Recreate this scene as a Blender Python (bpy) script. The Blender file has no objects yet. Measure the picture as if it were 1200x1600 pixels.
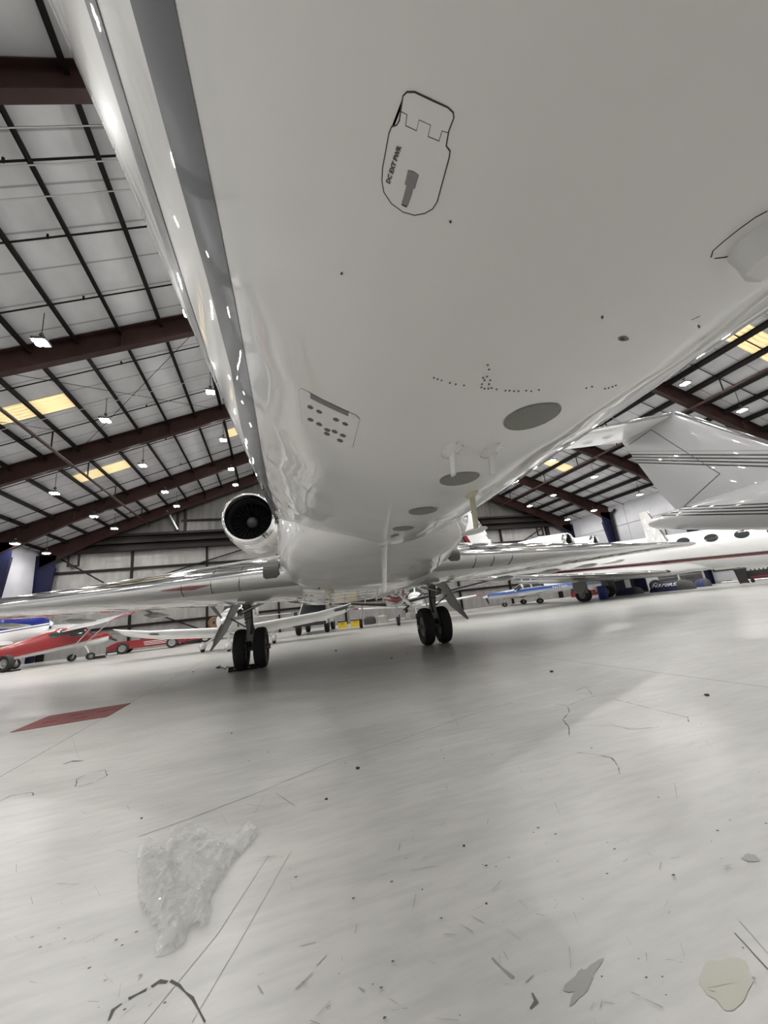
import bpy, bmesh, math, random
from math import sin, cos, pi, radians, degrees, sqrt, atan2, atan, tan
from mathutils import Vector, Matrix
random.seed(7)
SC = bpy.context.scene
COL = SC.collection

# ------------------------------------------------------------------ camera, world, exposure
PITCH, ROLL, YAW, FPX, CAMH = 0.24328, -0.11418, 0.29961, 605.5, 0.98
_f = Vector((sin(YAW)*cos(PITCH), cos(YAW)*cos(PITCH), sin(PITCH)))
_r = Vector((cos(YAW), -sin(YAW), 0)); _u = _r.cross(_f)
_r2 = _r*cos(ROLL) + _u*sin(ROLL); _u2 = -_r*sin(ROLL) + _u*cos(ROLL)
cd = bpy.data.cameras.new('camera'); cam = bpy.data.objects.new('camera', cd); COL.objects.link(cam)
cam.matrix_world = Matrix(((_r2.x,_u2.x,-_f.x,0),(_r2.y,_u2.y,-_f.y,0),(_r2.z,_u2.z,-_f.z,CAMH),(0,0,0,1)))
cd.sensor_fit = 'VERTICAL'; cd.sensor_height = 36.0; cd.lens = FPX*36.0/1600.0; cd.clip_start = .02; cd.clip_end = 300
SC.camera = cam
w = bpy.data.worlds.new('world'); SC.world = w; w.use_nodes = True
w.node_tree.nodes['Background'].inputs[0].default_value = (.9,.95,1,1); w.node_tree.nodes['Background'].inputs[1].default_value = .25
SC.view_settings.view_transform = 'Standard'; SC.view_settings.look = 'None'
SC.view_settings.exposure = -0.74; SC.view_settings.gamma = 1; SC.view_settings.use_curve_mapping = False
LAMP_STRENGTH = 800.0
def ray(x, y): return _r2*((x-600)/FPX) - _u2*((y-800)/FPX) + _f
CP = Vector((0,0,CAMH))
def atz(x, y, z=0.0): d = ray(x,y); return CP + d*((z-CAMH)/d.z)
def atY(x, y, Y): d = ray(x,y); return CP + d*(Y/d.y)
def atX(x, y, X): d = ray(x,y); return CP + d*(X/d.x)

# ------------------------------------------------------------------ materials
MATS = {}
ORD = ['first','second','third','fourth','fifth','sixth','seventh','eighth','ninth','tenth','eleventh','twelfth','thirteenth','fourteenth','fifteenth','sixteenth','seventeenth','eighteenth','nineteenth']
def mat(name, col, rough=.5, metal=0.0, emis=0.0, coat=0.0, alpha=1.0, spec=.5, trans=0.0):
    if name in MATS: return MATS[name]
    m = bpy.data.materials.new(name); m.use_nodes = True; b = m.node_tree.nodes['Principled BSDF']
    b.inputs['Base Color'].default_value = (*col,1); b.inputs['Roughness'].default_value = rough
    b.inputs['Metallic'].default_value = metal; b.inputs['Coat Weight'].default_value = coat
    b.inputs['Coat Roughness'].default_value = .02
    b.inputs['Specular IOR Level'].default_value = spec; b.inputs['Alpha'].default_value = alpha
    b.inputs['Transmission Weight'].default_value = trans
    if emis: b.inputs['Emission Color'].default_value = (*col,1); b.inputs['Emission Strength'].default_value = emis
    MATS[name] = m; return m
def noisy(name, c1, c2, scale, rough=.5, r2=None, detail=6, bump=0, stretch=(1,1,1), coat=0, metal=0, lo=.35, hi=.65, bscale=None):
    m = mat(name, c1, rough, metal, coat=coat); nt = m.node_tree; b = nt.nodes['Principled BSDF']
    tc = nt.nodes.new('ShaderNodeTexCoord'); mp = nt.nodes.new('ShaderNodeMapping'); mp.inputs['Scale'].default_value = stretch; mp.inputs['Location'].default_value = (.31,.17,.37)
    n = nt.nodes.new('ShaderNodeTexNoise'); n.inputs['Scale'].default_value = scale; n.inputs['Detail'].default_value = detail
    cr = nt.nodes.new('ShaderNodeValToRGB'); cr.color_ramp.elements[0].color = (*c1,1); cr.color_ramp.elements[1].color = (*c2,1)
    cr.color_ramp.elements[0].position = lo; cr.color_ramp.elements[1].position = hi
    L = nt.links.new
    L(tc.outputs['Object'], mp.inputs[0]); L(mp.outputs[0], n.inputs['Vector']); L(n.outputs['Fac'], cr.inputs[0]); L(cr.outputs[0], b.inputs['Base Color'])
    if r2 is not None:
        mr = nt.nodes.new('ShaderNodeMapRange'); mr.inputs[3].default_value = rough; mr.inputs[4].default_value = r2
        L(n.outputs['Fac'], mr.inputs[0]); L(mr.outputs[0], b.inputs['Roughness'])
    if bump:
        n2 = nt.nodes.new('ShaderNodeTexNoise'); n2.inputs['Scale'].default_value = bscale or scale; n2.inputs['Detail'].default_value = 3
        L(mp.outputs[0], n2.inputs['Vector'])
        bp = nt.nodes.new('ShaderNodeBump'); bp.inputs['Strength'].default_value = bump; L(n2.outputs['Fac'], bp.inputs['Height']); L(bp.outputs[0], b.inputs['Normal'])
    return m
def bands(name, stops, ky=0.0, kx=0.0, rough=.25, coat=.6):
    """paint in layers: colour by t = z + ky*y + kx*|x| ; stops = [(t, colour), ...] each colour from t upward"""
    m = mat(name, (1,1,1), rough, coat=coat); nt = m.node_tree; b = nt.nodes['Principled BSDF']; L = nt.links.new
    tc = nt.nodes.new('ShaderNodeTexCoord'); sp = nt.nodes.new('ShaderNodeSeparateXYZ'); L(tc.outputs['Object'], sp.inputs[0])
    def ma(op, a, bb):
        q = nt.nodes.new('ShaderNodeMath'); q.operation = op
        for i, v in enumerate((a, bb)):
            if isinstance(v, (int, float)): q.inputs[i].default_value = v
            elif v is not None: L(v, q.inputs[i])
        return q.outputs[0]
    t = ma('ADD', sp.outputs[2], ma('MULTIPLY', sp.outputs[1], ky))
    if kx: t = ma('ADD', t, ma('MULTIPLY', ma('ABSOLUTE', sp.outputs[0], 0), kx))
    out = None
    for tt, c in stops:
        if out is None:
            rgb = nt.nodes.new('ShaderNodeRGB'); rgb.outputs[0].default_value = (*c,1); out = rgb.outputs[0]; continue
        mx = nt.nodes.new('ShaderNodeMix'); mx.data_type = 'RGBA'
        L(ma('GREATER_THAN', t, tt), mx.inputs[0]); L(out, mx.inputs[6]); mx.inputs[7].default_value = (*c,1); out = mx.outputs[2]
    L(out, b.inputs['Base Color']); return m

WHITE = mat('white_aircraft_paint', (.66,.655,.635), .38, coat=1.0)
def ripple(m, s=.06, sc=1.6):
    nt = m.node_tree; b = nt.nodes['Principled BSDF']; tc = nt.nodes.new('ShaderNodeTexCoord'); n = nt.nodes.new('ShaderNodeTexNoise'); n.inputs['Scale'].default_value = sc; n.inputs['Detail'].default_value = 1.5
    bp = nt.nodes.new('ShaderNodeBump'); bp.inputs['Strength'].default_value = s; bp.inputs['Distance'].default_value = .5
    nt.links.new(tc.outputs['Object'], n.inputs['Vector']); nt.links.new(n.outputs['Fac'], bp.inputs['Height']); nt.links.new(bp.outputs[0], b.inputs['Normal']); nt.links.new(bp.outputs[0], b.inputs['Coat Normal'])
ripple(WHITE)
WHITE2 = mat('white_light_plane_paint', (.72,.72,.72), .2, coat=.8)
CHROME = mat('polished_leading_edge', (.72,.72,.72), .09, 1.0)
METAL = mat('brushed_metal', (.45,.45,.44), .3, 1.0)
DGREY = mat('dark_grey_stripe_paint', (.045,.051,.056), .45, coat=.7)
ripple(DGREY)
LGREY = mat('grey_gear_paint', (.27,.265,.25), .35)
PLATEG = mat('antenna_grey', (.17,.17,.145), .45)
SEAM = mat('dark_seam', (.03,.03,.03), .6)
BLACK = mat('matte_black', (.012,.012,.012), .5)
RUBBER = noisy('tyre_rubber', (.010,.010,.010), (.018,.018,.018), 30, .75)
GLASS = mat('dark_window_glass', (.03,.035,.035), .06, coat=1)
STEEL = noisy('red_oxide_steel', (.017,.0065,.0055), (.024,.010,.008), 3, .5)
DARKST = mat('dark_brown_steel', (.006,.004,.0035), .6, spec=.15)
STEEL.node_tree.nodes['Principled BSDF'].inputs['Specular IOR Level'].default_value = .25
NAVY = mat('navy_steel', (.004,.005,.020), .5, spec=.2)
RED = mat('red_paint', (.21,.010,.014), .25, coat=.6)
MAROON = mat('maroon_paint', (.16,.012,.018), .2, coat=.8)
BLUE = mat('blue_paint', (.03,.11,.42), .25, coat=.8)
NAVYP = mat('dark_blue_paint', (.015,.02,.13), .25, coat=.8)
YELLOW = mat('yellow_plastic', (.70,.48,.02), .4)
ORANGE = mat('orange_rubber', (.55,.12,.03), .5)
CREAM = mat('aged_cream_plastic', (.50,.48,.36), .4)
LAMPM = mat('lamp_lens', (1,.985,.955), .3, emis=LAMP_STRENGTH)
BROWN = mat('brown_cardboard', (.12,.07,.035), .8)
GREYP = mat('grey_plastic', (.06,.06,.058), .6, spec=.2)
BOARD = mat('dull_green_board', (.25,.26,.22), .3)
TARP = noisy('silver_tarp', (.28,.27,.25), (.45,.44,.42), 2, .5, bump=.6)
CLOTH = noisy('navy_cover_cloth', (.02,.022,.07), (.035,.04,.10), 4, .8, bump=.3)
FAN = mat('fan_blade', (.05,.05,.052), .35, .8)

# ------------------------------------------------------------------ mesh helpers
class MB:
    def __init__(s): s.v = []; s.f = []; s.m = []
    def add(s, vs, fs, mi=0):
        o = len(s.v); s.v += [tuple(v) for v in vs]; s.f += [tuple(i+o for i in f) for f in fs]; s.m += [mi]*len(fs); return s
    def box(s, c, d, rot=None, mi=0):
        M_ = rot or Matrix.Identity(3); c = Vector(c); vs = []
        for i in (-1,1):
            for j in (-1,1):
                for k in (-1,1): vs.append(c + M_ @ Vector((i*d[0]/2, j*d[1]/2, k*d[2]/2)))
        return s.add(vs, [(0,1,3,2),(4,6,7,5),(0,4,5,1),(2,3,7,6),(0,2,6,4),(1,5,7,3)], mi)
    def beam(s, p0, p1, wd, ht, mi=0, up=(0,0,1)):
        p0, p1 = Vector(p0), Vector(p1); d = (p1-p0); L = d.length; d.normalize(); u = Vector(up)
        if abs(d.dot(u)) > .99: u = Vector((0,1,0))
        r = d.cross(u).normalized(); u = r.cross(d)
        return s.box((p0+p1)/2, (L,wd,ht), Matrix((d,r,u)).transposed(), mi)
    def tube(s, pts, rad, n=10, mi=0, caps=True):
        pts = [Vector(p) for p in pts]; R = rad if isinstance(rad,(list,tuple)) else [rad]*len(pts)
        rings = []; prev = None
        for i, p in enumerate(pts):
            d = (pts[min(i+1,len(pts)-1)]-pts[max(i-1,0)]).normalized()
            a = Vector((0,0,1)) if abs(d.z) < .9 else Vector((1,0,0))
            if prev is not None: a = prev
            x = (a - d*a.dot(d)).normalized(); prev = x; y = d.cross(x)
            rings.append([p + (x*cos(2*pi*k/n)+y*sin(2*pi*k/n))*R[i] for k in range(n)])
        return s.loft(rings, mi, caps)
    def loft(s, rings, mi=0, caps=True, closed=True):
        n = len(rings[0]); vs = [v for r in rings for v in r]; fs = []
        for i in range(len(rings)-1):
            for k in range(n if closed else n-1):
                a, b = i*n+k, i*n+(k+1)%n; fs.append((a, b, b+n, a+n))
        if caps: fs.append(tuple(range(n))[::-1]); fs.append(tuple(range((len(rings)-1)*n, len(rings)*n)))
        return s.add(vs, fs, mi)
    def lathe(s, prof, c, axis='Y', n=24, mi=0, caps=False):
        c = Vector(c); rings = []
        for a, r in prof:
            rg = []
            for k in range(n):
                u, v = r*cos(2*pi*k/n), r*sin(2*pi*k/n)
                rg.append(c + (Vector((u,a,v)) if axis=='Y' else Vector((a,u,v)) if axis=='X' else Vector((u,v,a))))
            rings.append(rg)
        return s.loft(rings, mi, caps)
    def prism(s, poly, off, mi=0):
        off = Vector(off); n = len(poly); a = [Vector(p) for p in poly]; b = [p+off for p in a]
        return s.add(a+b, [tuple(range(n))[::-1], tuple(range(n,2*n))] + [(i,(i+1)%n,(i+1)%n+n,i+n) for i in range(n)], mi)
    def build(s, name, mats, parent=None, smooth=True, ang=40):
        me = bpy.data.meshes.new(name); me.from_pydata([tuple(v) for v in s.v], [], s.f); me.validate(clean_customdata=False)
        if not isinstance(mats,(list,tuple)): mats = [mats]
        for m in mats: me.materials.append(m)
        for p, mi in zip(me.polygons, s.m): p.material_index = min(mi, len(mats)-1)
        bm = bmesh.new(); bm.from_mesh(me); bmesh.ops.recalc_face_normals(bm, faces=bm.faces)
        if smooth:
            for f in bm.faces: f.smooth = True
            for e in bm.edges:
                if len(e.link_faces) == 2 and e.calc_face_angle(0) > radians(ang): e.smooth = False
        bm.to_mesh(me); bm.free()
        o = bpy.data.objects.new(name, me); COL.objects.link(o)
        if parent: o.parent = parent
        return o
def tag(o, label=None, cat=None, group=None, kind=None):
    if label: o['label'] = label
    if cat: o['category'] = cat
    if group: o['group'] = group
    if kind: o['kind'] = kind
    return o
def thing(name, label, cat, loc=(0,0,0), rz=0, group=None):
    o = bpy.data.objects.new(name, None); COL.objects.link(o); o.empty_display_size = .2
    o.location = loc; o.rotation_euler = (0,0,rz); return tag(o, label, cat, group)
KIDS = {}
def copy_tree(o, loc=None, rz=None, label=None, parent=None):
    c = o.copy(); COL.objects.link(c)
    if parent is not None: c.parent = parent
    if loc is not None: c.location = loc
    if rz is not None: c.rotation_euler = (0,0,rz)
    if label: c['label'] = label
    for ch in [x for x in bpy.data.objects if x.parent == o]: copy_tree(ch, parent=c)
    return c
def struct(name, mb, m, smooth=False): return tag(mb.build(name, m, smooth=smooth), kind='structure')
def text_mesh(s, size, name, m, parent, place, italic=0.0, bold=0.0):
    cu = bpy.data.curves.new('t', 'FONT'); cu.body = s; cu.size = size; cu.shear = italic; cu.offset = bold; cu.resolution_u = 2
    to = bpy.data.objects.new('t', cu); COL.objects.link(to); dg = bpy.context.evaluated_depsgraph_get(); dg.update()
    me = bpy.data.meshes.new_from_object(to.evaluated_get(dg)); bpy.data.objects.remove(to)
    me.transform(Matrix.Identity(4)); me.name = name
    bm = bmesh.new(); bm.from_mesh(me); bmesh.ops.subdivide_edges(bm, edges=[e for e in bm.edges if e.calc_length() > size*.3], cuts=2)
    for v in bm.verts: v.co = place(v.co.x, v.co.y)
    bm.to_mesh(me); bm.free(); me.materials.clear(); me.materials.append(m)
    o = bpy.data.objects.new(name, me); COL.objects.link(o); o.parent = parent; return o

# ------------------------------------------------------------------ hangar shell
XL, XR, YN, YF, RIDGE = -17.2, 33.2, -16.0, 36.6, 8.1
def zb(X): return 10.9 + .385*((X if X < RIDGE else 2*RIDGE-X)+7.8)     # underside of the rafters
RD = 1.0
# floor
fm = noisy('polished_concrete', (.38,.375,.355), (.46,.455,.435),   .8, .31, None, detail=7, lo=.25, hi=.8)
nt = fm.node_tree; L = nt.links.new; b = nt.nodes['Principled BSDF']
tc = nt.nodes.new('ShaderNodeTexCoord'); mp = nt.nodes.new('ShaderNodeMapping'); mp.inputs['Scale'].default_value = (.35,1.6,1); mp.inputs['Rotation'].default_value = (0,0,.25); mp.inputs['Location'].default_value = (.2,.4,.63)
n2 = nt.nodes.new('ShaderNodeTexNoise'); n2.inputs['Scale'].default_value = 2.2; n2.inputs['Detail'].default_value = 9; n2.inputs['Roughness'].default_value = .65
n3 = nt.nodes.new('ShaderNodeTexNoise'); n3.inputs['Scale'].default_value = 14; n3.inputs['Detail'].default_value = 6
L(tc.outputs['Object'], mp.inputs[0]); L(mp.outputs[0], n2.inputs['Vector']); L(mp.outputs[0], n3.inputs['Vector'])
r2 = nt.nodes.new('ShaderNodeMapRange'); r2.inputs[1].default_value = .3; r2.inputs[2].default_value = .62; r2.inputs[3].default_value = .87; r2.inputs[4].default_value = 1.06; L(n2.outputs['Fac'], r2.inputs[0])
r3 = nt.nodes.new('ShaderNodeMapRange'); r3.inputs[1].default_value = .3; r3.inputs[2].default_value = .6; r3.inputs[3].default_value = .90; r3.inputs[4].default_value = 1.02; L(n3.outputs['Fac'], r3.inputs[0])
mu = nt.nodes.new('ShaderNodeMath'); mu.operation = 'MULTIPLY'; L(r2.outputs[0], mu.inputs[0]); L(r3.outputs[0], mu.inputs[1])
base = [l for l in nt.links if l.to_socket == b.inputs['Base Color']][0].from_socket
vm = nt.nodes.new('ShaderNodeVectorMath'); vm.operation = 'SCALE'; L(base, vm.inputs[0]); L(mu.outputs[0], vm.inputs['Scale']); L(vm.outputs[0], b.inputs['Base Color'])
CRACK = mat('floor_crack_dirt', (.10,.098,.09), .7); SCUFF = mat('floor_scuff', (.22,.215,.20), .5)
OIL = mat('floor_oil_stain', (.24,.238,.225), .4); YST = mat('floor_yellow_stain', (.37,.362,.30), .35)
TAPE = mat('floor_black_tape', (.06,.058,.055), .7)
fl = MB(); fl.add([(XL,YN,0),(XR,YN,0),(XR,YF,0),(XL,YF,0)], [(0,1,2,3)]); fl.add([(XL,YN,-.2),(XR,YN,-.2),(XR,YF,-.2),(XL,YF,-.2)], [(0,3,2,1)])
LV = [0]
def ribbon(pts, wd, mi, jit=0.0, seg=.03):
    LV[0] += 1; z = .0006 + .00002*LV[0]
    P = [Vector((p[0],p[1],z)) for p in pts]; Q = []
    for a, c in zip(P, P[1:]):
        n = max(1, int((c-a).length/seg)) if jit else 1
        for i in range(n): Q.append(a.lerp(c, i/n))
    Q.append(P[-1])
    vs = []
    for i, p in enumerate(Q):
        d = (Q[min(i+1,len(Q)-1)]-Q[max(i-1,0)]).normalized(); s_ = Vector((-d.y,d.x,0)); h = wd/2*(1+jit*random.uniform(-.8,.8))
        o_ = s_*wd*jit*random.uniform(-.5,.5)
        vs += [p+o_+s_*h, p+o_-s_*h]
    fl.add(vs, [(2*i,2*i+1,2*i+3,2*i+2) for i in range(len(Q)-1)], mi)
def blob(cx, cy, rx, ry, mi, n=28, jit=.15, rot=0):
    LV[0] += 1; z = .0006 + .00002*LV[0]; vs = [(cx,cy,z)]; ph = [random.uniform(0,6) for _ in range(3)]
    for k in range(n):
        a = 2*pi*k/n; r = 1+jit*(sin(3*a+ph[0])+.6*sin(5*a+ph[1])+.4*sin(8*a+ph[2]))/1.5
        x, y = rx*r*cos(a), ry*r*sin(a); vs.append((cx+x*cos(rot)-y*sin(rot), cy+x*sin(rot)+y*cos(rot), z))
    fl.add(vs, [(0,k+1,(k+1)%n+1) for k in range(n)], mi)
def gp(x, y): p = atz(x,y,0); return (p.x,p.y)
def rpx(pts, wd, mi, jit=0): ribbon([gp(*p) for p in pts], wd, mi, jit)
# expansion joints
jx = gp(100,1157)[0]
for X in (jx, jx+6.1, jx+12.2, jx+18.3, jx-6.1, jx+24.4): ribbon([(X,YN),(X,YF)], .008, 1)
for Y in (-6.2, 7.6+6.1, 7.6+12.2, 7.6+18.3): ribbon([(XL,Y),(XR,Y)], .008, 2)
rpx([(215,1308),(300,1278),(400,1240),(520,1190)], .004, 1, .5); rpx([(520,1190),(600,1165),(735,1117),(800,1098)], .004, 1, .5)
rpx([(420,1337),(340,1460),(225,1600)], .0025, 2, .3); rpx([(455,1330),(370,1480),(300,1598)], .002, 2, .3)
rpx([(1148,1458),(1200,1515)], .004, 1, .3); rpx([(1156,1440),(1200,1490)], .002, 2, .3)
rpx([(868,1100),(886,1103),(890,1112),(880,1125),(888,1135),(890,1152)], .007, 1, 1)
rpx([(888,1103),(905,1095),(930,1088),(960,1083)], .005, 1, 1)
rpx([(958,1092),(1000,1103),(1040,1113),(1075,1121),(1076,1128)], .005, 1, 1)
rpx([(920,1135),(960,1133),(985,1140),(1030,1136)], .006, 2, 1)
rpx([(902,1176),(935,1180),(955,1184),(967,1198),(968,1210)], .006, 1, 1)
rpx([(898,1080),(915,1073),(925,1085)], .004, 1, 1)
for (a, c, dx, dy) in [(210,115,40,-5),(85,110,30,30)]: pass
# tape rings left on the floor
rpx([(118,1229),(120,1218),(135,1210),(165,1203),(167,1212),(150,1222),(122,1230)], .006, 1, 1)
rpx([(0,1253),(15,1244),(50,1238),(52,1243)], .006, 1, 1)
rpx([(97,1195),(112,1190),(130,1189)], .02, 5, .9)
rpx([(172,1594),(176,1578),(190,1568)], .009, 5, .8); rpx([(201,1562),(215,1552),(229,1547)], .011, 5, .8)
rpx([(236,1542),(250,1532),(261,1535)], .012, 5, .6); rpx([(266,1533),(280,1540),(300,1560),(312,1578),(320,1598)], .005, 5, .8)
blob(*gp(1135,1532), .085, .045, 4, rot=.3); blob(*gp(1173,1341), .028, .02, 3); blob(*gp(910,1533), .07, .02, 3, rot=.35, jit=.4)
rpx([(830,1578),(838,1566),(834,1552)], .008, 1, 1); rpx([(768,1498),(785,1512),(803,1528)], .008, 2, 1)
for k in range(170):      # scratches and scuffs
    x, y = random.uniform(20,1190), random.uniform(1110,1600); a = random.uniform(0,pi); l = random.uniform(6,38)**1.0*random.choice((.5,1,1.3))
    if 200 < x < 410 and 1290 < y < 1500: continue
    rpx([(x,y),(x+l*cos(a),y+l*sin(a)*.8)], random.uniform(.0008,.0022), 2, .8)
for k in range(90):
    x, y = random.uniform(0,1200), random.uniform(1060,1600); r = random.uniform(.0012,.004)*(1+1200/max(200,y-950)*.25)
    blob(*gp(x,y), r, r*.7, random.choice((1,2,5)), n=8)
struct('floor', fl, [fm, CRACK, SCUFF, OIL, YST, TAPE])

# walls
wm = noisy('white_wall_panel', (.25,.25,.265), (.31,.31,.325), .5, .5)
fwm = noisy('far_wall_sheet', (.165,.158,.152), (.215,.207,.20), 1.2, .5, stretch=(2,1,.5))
def wallbox(name, x0, x1, y0, y1, m):
    mb = MB(); mb.add([(x0,y0,0),(x1,y1,0),(x1,y1,zb(x1)+RD if name in ('a',) else zb(x1)+RD),(x0,y0,zb(x0)+RD)], [(0,1,2,3)]); return mb
T_ = .15
def slab(name, pts, off, m): struct(name, MB().prism(pts, off), m)
def gable(Y): return [(XL,Y,0),(XR,Y,0),(XR,Y,zb(XR)+RD),(RIDGE,Y,zb(RIDGE)+RD),(XL,Y,zb(XL)+RD)]
slab('wall_left', [(XL,YN,0),(XL,YF,0),(XL,YF,zb(XL)+RD),(XL,YN,zb(XL)+RD)], (-T_,0,0), wm)
slab('wall_right', [(XR,YN,0),(XR,YF,0),(XR,YF,zb(XR)+RD),(XR,YN,zb(XR)+RD)], (T_,0,0), wm)
slab('wall_far', gable(YF), (0,T_,0), fwm); slab('trim_gable_shade', [(XL,YF-.03,zb(XL)+RD),(RIDGE,YF-.03,zb(RIDGE)+RD),(XR,YF-.03,zb(XR)+RD),(XR,YF-.03,8.2),(XL,YF-.03,8.2)], (0,.02,0), noisy('shaded_gable_sheet', (.030,.028,.026), (.060,.056,.052), 1.0, .5, stretch=(3,1,.3))); slab('wall_near', gable(YN), (0,-T_,0), wm)  # thin gable sheet over the far wall, the gable's shade painted into its dark colour
# ceiling: sagging white insulation
cm = noisy('white_roof_insulation', (.44,.44,.45), (.50,.50,.51), 1.5, .7, bump=.25, stretch=(1,.6,1), bscale=1.5)
nt = cm.node_tree; L = nt.links.new; b = nt.nodes['Principled BSDF']
wv = nt.nodes.new('ShaderNodeTexWave'); wv.bands_direction = 'Y'; wv.inputs['Scale'].default_value = .26; wv.inputs['Distortion'].default_value = .35; wv.inputs['Detail'].default_value = 1; wv.inputs['Detail Scale'].default_value = .6
tc = nt.nodes.new('ShaderNodeTexCoord'); L(tc.outputs['Object'], wv.inputs['Vector'])
cr = nt.nodes.new('ShaderNodeValToRGB'); cr.color_ramp.elements[0].position = 0; cr.color_ramp.elements[0].color = (.5,.5,.5,1); cr.color_ramp.elements[1].position = .012; cr.color_ramp.elements[1].color = (1,1,1,1)
L(wv.outputs['Color'], cr.inputs[0]); old = [l for l in nt.links if l.to_socket == b.inputs['Base Color']][0].from_socket
mx = nt.nodes.new('ShaderNodeMix'); mx.data_type = 'RGBA'; mx.blend_type = 'MULTIPLY'; mx.inputs[0].default_value = 1; L(old, mx.inputs[6]); L(cr.outputs[0], mx.inputs[7]); L(mx.outputs[2], b.inputs['Base Color'])
ce = MB()
for xa, xb in ((XL,RIDGE),(RIDGE,XR)):
    ce.prism([(xa,YN,zb(xa)+RD),(xb,YN,zb(xb)+RD),(xb,YF,zb(xb)+RD),(xa,YF,zb(xa)+RD)], (0,0,.2))
struct('ceiling', ce, cm)

# rafters (tapered I-beams) with navy columns
RY = [-8.0, -.4, 7.25, 15.1, 22.7, 30.3, 35.75]
XPL = [-3.9-1.42*k for k in range(9)] + [-3.9+1.42*k for k in range(1,9)]
def rafter(Y):
    mb = MB(); hw = .14
    def prof(X): 
        d = min(X-XL, XR-X); return max(0, (4.5-d)/4.5)*.55
    xs = [XL+.2, XL+1.5, XL+4.5, RIDGE-2, RIDGE, RIDGE+2, XR-4.5, XR-1.5, XR-.2]
    for a, c in zip(xs, xs[1:]):
        za, zc = zb(a)-prof(a), zb(c)-prof(c)
        mb.beam((a,Y,za+.02),(c,Y,zc+.02), 2*hw, .04); mb.beam((a,Y,zb(a)+RD-.08),(c,Y,zb(c)+RD-.08), 2*hw, .04)
        mb.add([(a,Y,za),(c,Y,zc),(c,Y,zb(c)+RD-.08),(a,Y,zb(a)+RD-.08)], [(0,1,2,3)]) if False else mb.prism([(a,Y-.01,za),(c,Y-.01,zc),(c,Y-.01,zb(c)+RD-.08),(a,Y-.01,zb(a)+RD-.08)], (0,.02,0))
    for x in (XL+4.5, RIDGE, XR-4.5, XL+12, XR-12):
        mb.box((x,Y,zb(x)+(RD-.25)/2), (.03,.24,RD-.3))
    return mb.build('roof_rafter', STEEL, smooth=False)
WH = ['nearest the far wall','second from the far wall','third from the far wall','fourth from the far wall','fifth from the far wall','sixth from the far wall','closest to the near wall']
for i, Y in enumerate(reversed(RY)):
    tag(rafter(Y), 'dark red-brown steel roof rafter, '+WH[i]+', spanning the hangar', 'roof beam', 'tapered steel roof rafters')
def column(side, Y, label):
    mb = MB(); X0 = XL+.02 if side < 0 else XR-.02; s = -side
    ztop = zb(X0)+.55; wb_, wt = .35, 1.25
    for a in (-.14,.14): pass
    pts = [(X0,0),(X0+s*wb_,0),(X0+s*wt,ztop-1.0),(X0+s*wt,ztop),(X0,ztop)]
    mb.prism([(x,Y-.01,z) for x, z in pts], (0,.02,0))
    mb.beam((X0+s*.02,Y,0),(X0+s*.02,Y,ztop), .28,.04, up=(1,0,0)); mb.beam((X0+s*wb_,Y,0),(X0+s*wt,Y,ztop-1.0), .28,.04, up=(1,0,0))
    tag(mb.build('steel_column', NAVY, smooth=False), label, 'column', 'tapered navy wall columns')
NUM = ['closest to the near wall','sixth from the far corner','fifth from the far corner','fourth from the far corner','third from the far corner','second from the far corner','in the far corner']
for side, nm in ((-1,'left'),(1,'right')):
    for i, Y in enumerate(RY): column(side, Y, 'navy tapered steel column against the %s wall, %s' % (nm, NUM[i]))
# purlins
PN = [0]
def purl(X):
    z = zb(X)+.78; s = .385 if X < RIDGE else -.385; mb = MB()
    mb.box((X,(YN+YF)/2,z), (.03,YF-YN-.02,.26)); mb.box((X+.05,(YN+YF)/2,z-.12), (.12,YF-YN-.02,.02)); mb.box((X-.05,(YN+YF)/2,z+.12), (.12,YF-YN-.02,.02))
    PN[0] += 1; lf = X < RIDGE; n_ = int(((X-XL) if lf else (XR-X))/1.42)+1
    tag(mb.build('roof_purlin', DARKST, smooth=False), 'long thin dark roof purlin, %s one up from the %s eave' % (ORD[min(18,n_-1)], 'left' if lf else 'right'), 'roof beam', 'roof purlins')
X = -3.9-1.42*9
while X < XR-.3:
    if X > XL+.2 and abs(X-RIDGE) > .2: purl(X)
    X += 1.42
# sag rods running across the purlins
for i, Y in enumerate([8.9, 10.9, 13.2, 16.8, 20.4, 24.3, 28.4, 31.9, 34.0, 4.6, 2.1, -2.8]):
    mb = MB(); mb.tube([(XL+.2,Y,zb(XL+.2)+.72),(RIDGE,Y,zb(RIDGE)+.72),(XR-.2,Y,zb(XR-.2)+.72)], .028, 6)
    for k in range(10): 
        x = XL+2+k*4.7; mb.tube([(x,Y,zb(x)+.70),(x,Y,zb(x)+.84)], .035, 6)
    tag(mb.build('bracing_rod', DARKST), 'thin dark bracing rod crossing the purlins, %s from the far wall' % ORD[sorted([8.9, 10.9, 13.2, 16.8, 20.4, 24.3, 28.4, 31.9, 34.0, 4.6, 2.1, -2.8], reverse=True).index(Y)], 'rod', 'bracing rods across the purlins')
for i, (xa, ya, xb, yb_) in enumerate([(-9.5,15.3,-2.4,22.5),(-2.4,15.3,-9.5,22.5),(-13,15.3,-9.5,20),(-9.5,15.3,-14,22)]):
    tag(MB().tube([(xa,ya,zb(xa)+.55),(xb,yb_,zb(xb)+.55)], .012, 5).build('bracing_cable', DARKST), 'thin diagonal bracing cable in the third roof bay, '+['leaning right','leaning left','short, leaning right','short, leaning left'][i], 'cable', 'diagonal bracing cables')
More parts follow.
